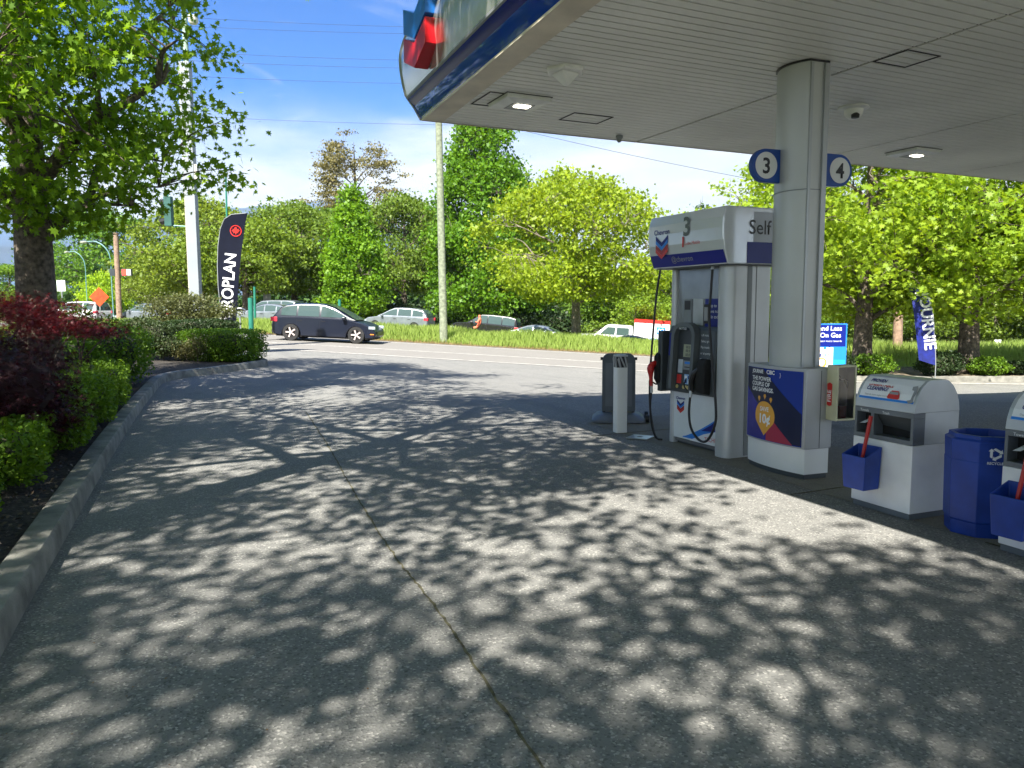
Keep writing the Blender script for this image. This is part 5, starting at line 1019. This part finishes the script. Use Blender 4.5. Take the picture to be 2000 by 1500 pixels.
ROADDIR = math.atan2(XY(1, -.2)[1], XY(1, -.2)[0])
def place(px, v, left=False): 
    p = ON(px, v); return (p.x, p.y, p.z+.006), ROADDIR+(PI if left else 0)
CBK = mat('car_dark_navy', (.008, .011, .022), .28, coat=.25, var=.02, spec=.4); CSV = mat('car_silver', (.25, .28, .31), .3, metal=.5, coat=.5); CBL = mat('car_black', (.012, .012, .014), .2, coat=.6); CWT = mat('car_white', (.75, .76, .77), .3, coat=.4); CTE = mat('car_teal', (.03, .07, .11), .2, coat=.6); CRD = mat('car_orange', (.75, .08, .02), .3, coat=.5)
lo, hd_ = place(641, 32.4); lo = tuple(ON(641, 32.4)); car((lo[0], lo[1], lo[2]+.01), 'dark navy hatchback with pinkish alloy wheels driving on the near road', CBK, 'hatch', -AZ-R(3), .048)
def rel(px, v, z=None): p = ON(px, v); return (p.x, p.y, p.z+.006)
SL = .10
car(rel(778, 52), 'silver estate car behind the grass right of the dark hatchback', CSV, 'wagon', ROADDIR+PI, -SL*.5, name='silver_car')
car(rel(528, 52.5), 'silver car with long roof behind the tail of the dark hatchback', CSV, 'suv', ROADDIR+PI, 0, name='silver_car')
car(rel(528, 47.5), 'low pale silver saloon in front of the taller silver car', CSV, 'sedan', ROADDIR+PI, 0, name='silver_car')
sv = rel(948, 53.5); car(sv, 'black four wheel drive car with driver at its open window', CBL, 'suv', ROADDIR+PI, -SL, name='black_car')
car(rel(1040, 50), 'grey saloon between the black car and the forked tree', CSV, 'sedan', ROADDIR+PI, -SL, name='grey_car')
car(rel(1228, 49.5), 'dark teal saloon in front of the white truck', CTE, 'sedan', ROADDIR+PI, -SL, name='dark_car')
car(rel(1640, 55), 'bright orange red car seen beside the promotional sign', CRD, 'hatch', ROADDIR+PI, -.05, name='orange_car')
car(rel(1885, 60), 'white car behind the right roadside maple trunk', CWT, 'suv', ROADDIR+PI, -.0, name='white_car')
car(rel(1985, 56), 'pale small car at the right picture edge', CSV, 'hatch', ROADDIR+PI, 0, name='pale_car')
car(rel(150, 58), 'white car glimpsed through the red maple right of the trunk', CWT, 'suv', ROADDIR+PI, 0, name='white_car')
car(rel(290, 56), 'silver car glimpsed behind the olive shrub', CSV, 'wagon', ROADDIR+PI, 0, name='silver_car')
# white pickup with service body
tk = rel(1208, 56.5); t = thing('service_truck', tk, 'white crew cab truck with tall boxed rear body and red top stripe', 'truck'); t.rotation_euler = (0, -SL*.6, ROADDIR+PI)
low = [(-1.0, .5), (-1.0, 1.15), (1.6, 1.15), (2.9, 1.1), (3.05, .95), (3.05, .45), (2.75, .4)]
b = MB(); b.prism_y(low+[(2.55+.0, .4)]+[(2.1+.46*math.cos(PI*i/8), .4+.46*math.sin(PI*i/8)) for i in range(9)]+[(1.55, .4), (-.9, .4)], -1.0, 1.0); b.build('body', CWT, t, bevel=.05)
b = MB(); b.loft([[(-1.0, -.95, 1.14), (1.75, -.95, 1.14), (1.75, .95, 1.14), (-1.0, .95, 1.14)], [(-.95, -.78, 1.85), (.95, -.78, 1.85), (.95, .78, 1.85), (-.95, .78, 1.85)], [(-.85, -.7, 1.93), (.8, -.7, 1.93), (.8, .7, 1.93), (-.85, .7, 1.93)]]); cb = b.build('cab', CWT, t, bevel=.04)
for s_ in (-1, 1):
    for xa, xb, ua, ub in ((-.75, .18, -.72, .15), (.28, 1.35, .25, .82)):
        b = MB(); b.add([(xa, s_*.945, 1.22), (xb, s_*.945, 1.22), (ub, s_*.815, 1.76), (ua, s_*.815, 1.76)], [(0, 1, 2, 3)]); b.build('side_window', GLASS, cb)
b = MB(); b.add([(1.69, -.85, 1.2), (1.69, .85, 1.2), (1.05, .72, 1.82), (1.05, -.72, 1.82)], [(0, 1, 2, 3)]); b.build('windscreen', GLASS, cb)
b = MB(); b.box(-3.6, -1.08, -1.08, 1.08, .62, 2.42); bx_ = b.build('service_box', CWT, t, bevel=.03)
b = MB(); b.box(-3.605, -1.075, -1.086, 1.086, 2.2, 2.44); b.build('red_stripe', RED, bx_); b = MB(); b.box(-3.605, -1.9, -1.086, 1.086, .75, 1.15); b.build('blue_stripe', BRIGHT, bx_)
f = Face((-1.08, 1.084, .62), (-1, 0, 0), (0, 0, 1)); f.rect(1.6, 2.2, .85, 1.35, BRIGHT, 'emblem', bx_, off=.004); f.text('02', 1.66, .9, .5, WP, 'emblem', bx_, off=.008); f.text('SERVICE', .2, 1.0, .3, GP, 'lettering', bx_, off=.004)
for x in (-2.5, 2.1): wheelset(t, x, 1.0, .4, ALLOY)
b = MB(); b.box(-3.5, 2.6, -.8, .8, .3, .5); b.build('chassis', HOLE, t)
for s_ in (-1, 1): b = MB(); b.box(2.85, 3.07, s_*.8-.15, s_*.8+.15, .75, .95); b.build('headlight', mat('headlamp', (.35, .42, .45), .1), t)
# driver of the black car
def person(loc, rz):
    me = bpy.data.meshes.new('person'); V = [(0, 0, 0), (0, 0, .25), (0, 0, .5), (.02, 0, .60), (.03, 0, .70), (.03, 0, .80), (0, .2, .48), (0, -.2, .48), (.10, .36, .28), (.22, .42, .36), (.12, -.28, .28), (.34, -.22, .34), (.2, .12, -.05), (.45, .14, -.08), (.2, -.12, -.05), (.45, -.14, -.08)]
    E_ = [(0, 1), (1, 2), (2, 3), (3, 4), (4, 5), (2, 6), (2, 7), (6, 8), (8, 9), (7, 10), (10, 11), (0, 12), (12, 13), (0, 14), (14, 15)]; me.from_pydata(V, E_, [])
    o = bpy.data.objects.new('person', me); COL.objects.link(o); o.location = loc; o.rotation_euler = (0, 0, rz); sk = o.modifiers.new('skin', 'SKIN'); rad = [.15, .14, .13, .055, .095, .08, .07, .07, .05, .035, .05, .035, .09, .07, .09, .07]
    for v_, r_ in zip(me.skin_vertices[0].data, rad): v_.radius = (r_, r_)
    me.skin_vertices[0].data[0].use_root = True; o.modifiers.new('sub', 'SUBSURF').levels = 1; me.materials.append(mat('orange_clothing', (.8, .2, .1), .8)); return o
pp = Vector(sv)+Vector((XY(-.35, -.80)[0], XY(-.35, -.80)[1], .9)); o = person(pp, ROADDIR+PI); tag(o, 'driver in orange at the open window of the black four wheel drive car', 'person')
# ------------------------------------------------------------------ light and air
SD = Vector((-.58, -.62, 1)).normalized(); el = math.asin(SD.z)
sun = bpy.data.objects.new('sun', bpy.data.lights.new('sun', 'SUN')); COL.objects.link(sun); sun.rotation_euler = SD.to_track_quat('Z', 'Y').to_euler()
sun.data.energy = 4.8; sun.data.angle = R(.53); sun.data.color = (1, .95, .86)
w = bpy.data.worlds.new('World'); S.world = w; w.use_nodes = True; N = w.node_tree.nodes; L = w.node_tree.links
bg = N['Background']; sky = N.new('ShaderNodeTexSky'); sky.sky_type = 'NISHITA'; sky.sun_disc = False; sky.sun_elevation = el; sky.sun_rotation = math.atan2(SD.x, SD.y); sky.air_density = 1.0; sky.dust_density = .3; sky.ozone_density = 2.0
tc = N.new('ShaderNodeTexCoord'); sx = N.new('ShaderNodeSeparateXYZ'); L.new(tc.outputs['Generated'], sx.inputs[0])
def mr(src, a, b_, c, d, sm_=True):
    r_ = N.new('ShaderNodeMapRange'); r_.interpolation_type = 'SMOOTHSTEP' if sm_ else 'LINEAR'; r_.inputs[1].default_value = a; r_.inputs[2].default_value = b_; r_.inputs[3].default_value = c; r_.inputs[4].default_value = d; L.new(src, r_.inputs[0]); return r_.outputs[0]
def mth(op, a, b_):
    m = N.new('ShaderNodeMath'); m.operation = op
    for i, q in enumerate((a, b_)):
        if isinstance(q, (int, float)): m.inputs[i].default_value = q
        else: L.new(q, m.inputs[i])
    return m.outputs[0]
mp = N.new('ShaderNodeMapping'); mp.inputs['Scale'].default_value = (1, 1, 4.5); mp.inputs['Rotation'].default_value = (0, .12, 0); L.new(tc.outputs['Generated'], mp.inputs[0])
def wn(sc, det, dist=0, vec=None):
    n_ = N.new('ShaderNodeTexNoise'); n_.inputs['Scale'].default_value = sc; n_.inputs['Detail'].default_value = det; n_.inputs['Distortion'].default_value = dist; n_.inputs['Roughness'].default_value = .55; L.new(vec or mp.outputs[0], n_.inputs['Vector']); return n_.outputs[0]
zz_ = sx.outputs['Z']
bank = mth('MULTIPLY', mr(mth('ADD', zz_, mth('MULTIPLY', mth('SUBTRACT', wn(2.2, 5, .4), .5), .16)), .15, .27, 1, 0), mr(wn(5.5, 7, .5), .25, .5, .75, 1))
mp2 = N.new('ShaderNodeMapping'); mp2.inputs['Scale'].default_value = (2.2, 1, 6); mp2.inputs['Rotation'].default_value = (.2, -.45, .6); L.new(tc.outputs['Generated'], mp2.inputs[0])
wisp = mth('MULTIPLY', mr(wn(2.6, 9, 1.2, mp2.outputs[0]), .50, .80, 0, .5), mr(zz_, .05, .25, 0, 1))
rear = mth('MULTIPLY', mr(mth('ADD', mth('MULTIPLY', sx.outputs['X'], .42), mth('MULTIPLY', sx.outputs['Y'], .9)), -.5, .25, .8, 0), mr(wn(1.6, 7, .8), .36, .56, .1, 1))  # unseen cloud bank added behind the camera for white fill light
msk = mth('MINIMUM', mth('ADD', mth('ADD', bank, wisp), rear), 1)
shade = mr(wn(7, 8, .3), .38, .70, .62, 1.0)
cc = N.new('ShaderNodeMix'); cc.data_type = 'RGBA'; cc.inputs['A'].default_value = (1.5, 1.9, 2.5, 1); cc.inputs['B'].default_value = (3.4, 3.55, 3.75, 1); L.new(shade, cc.inputs['Factor'])
mxs = N.new('ShaderNodeMix'); mxs.data_type = 'RGBA'; L.new(msk, mxs.inputs['Factor']); tn = N.new('ShaderNodeMix'); tn.data_type = 'RGBA'; tn.blend_type = 'MULTIPLY'; tn.inputs['Factor'].default_value = 1; tn.inputs['B'].default_value = (.07, .30, .62, 1); L.new(sky.outputs[0], tn.inputs['A']); L.new(tn.outputs['Result'], mxs.inputs['A']); L.new(cc.outputs['Result'], mxs.inputs['B'])
L.new(mxs.outputs['Result'], bg.inputs[0]); bg.inputs[1].default_value = .1
hzb = MB(); hzb.box(-6800, 6800, -6800, 6800, -8, 560); HZ = bpy.data.materials.new('haze_air'); HZ.use_nodes = True; HN = HZ.node_tree.nodes
HN.remove(HN['Principled BSDF']); pv = HN.new('ShaderNodeVolumePrincipled'); pv.inputs['Color'].default_value = (.66, .84, 1, 1); pv.inputs['Density'].default_value = .9e-4; HZ.node_tree.links.new(pv.outputs[0], HN['Material Output'].inputs['Volume'])
tag(hzb.build('haze', HZ), kind='stuff')
# ------------------------------------------------------------------ render settings
S.render.engine = 'CYCLES'; S.view_settings.view_transform = 'Standard'; S.view_settings.look = 'None'; S.view_settings.exposure = 1.75; S.view_settings.gamma = 1
S.cycles.max_bounces = 8; S.cycles.transparent_max_bounces = 4; S.cycles.caustics_reflective = False; S.cycles.caustics_refractive = False
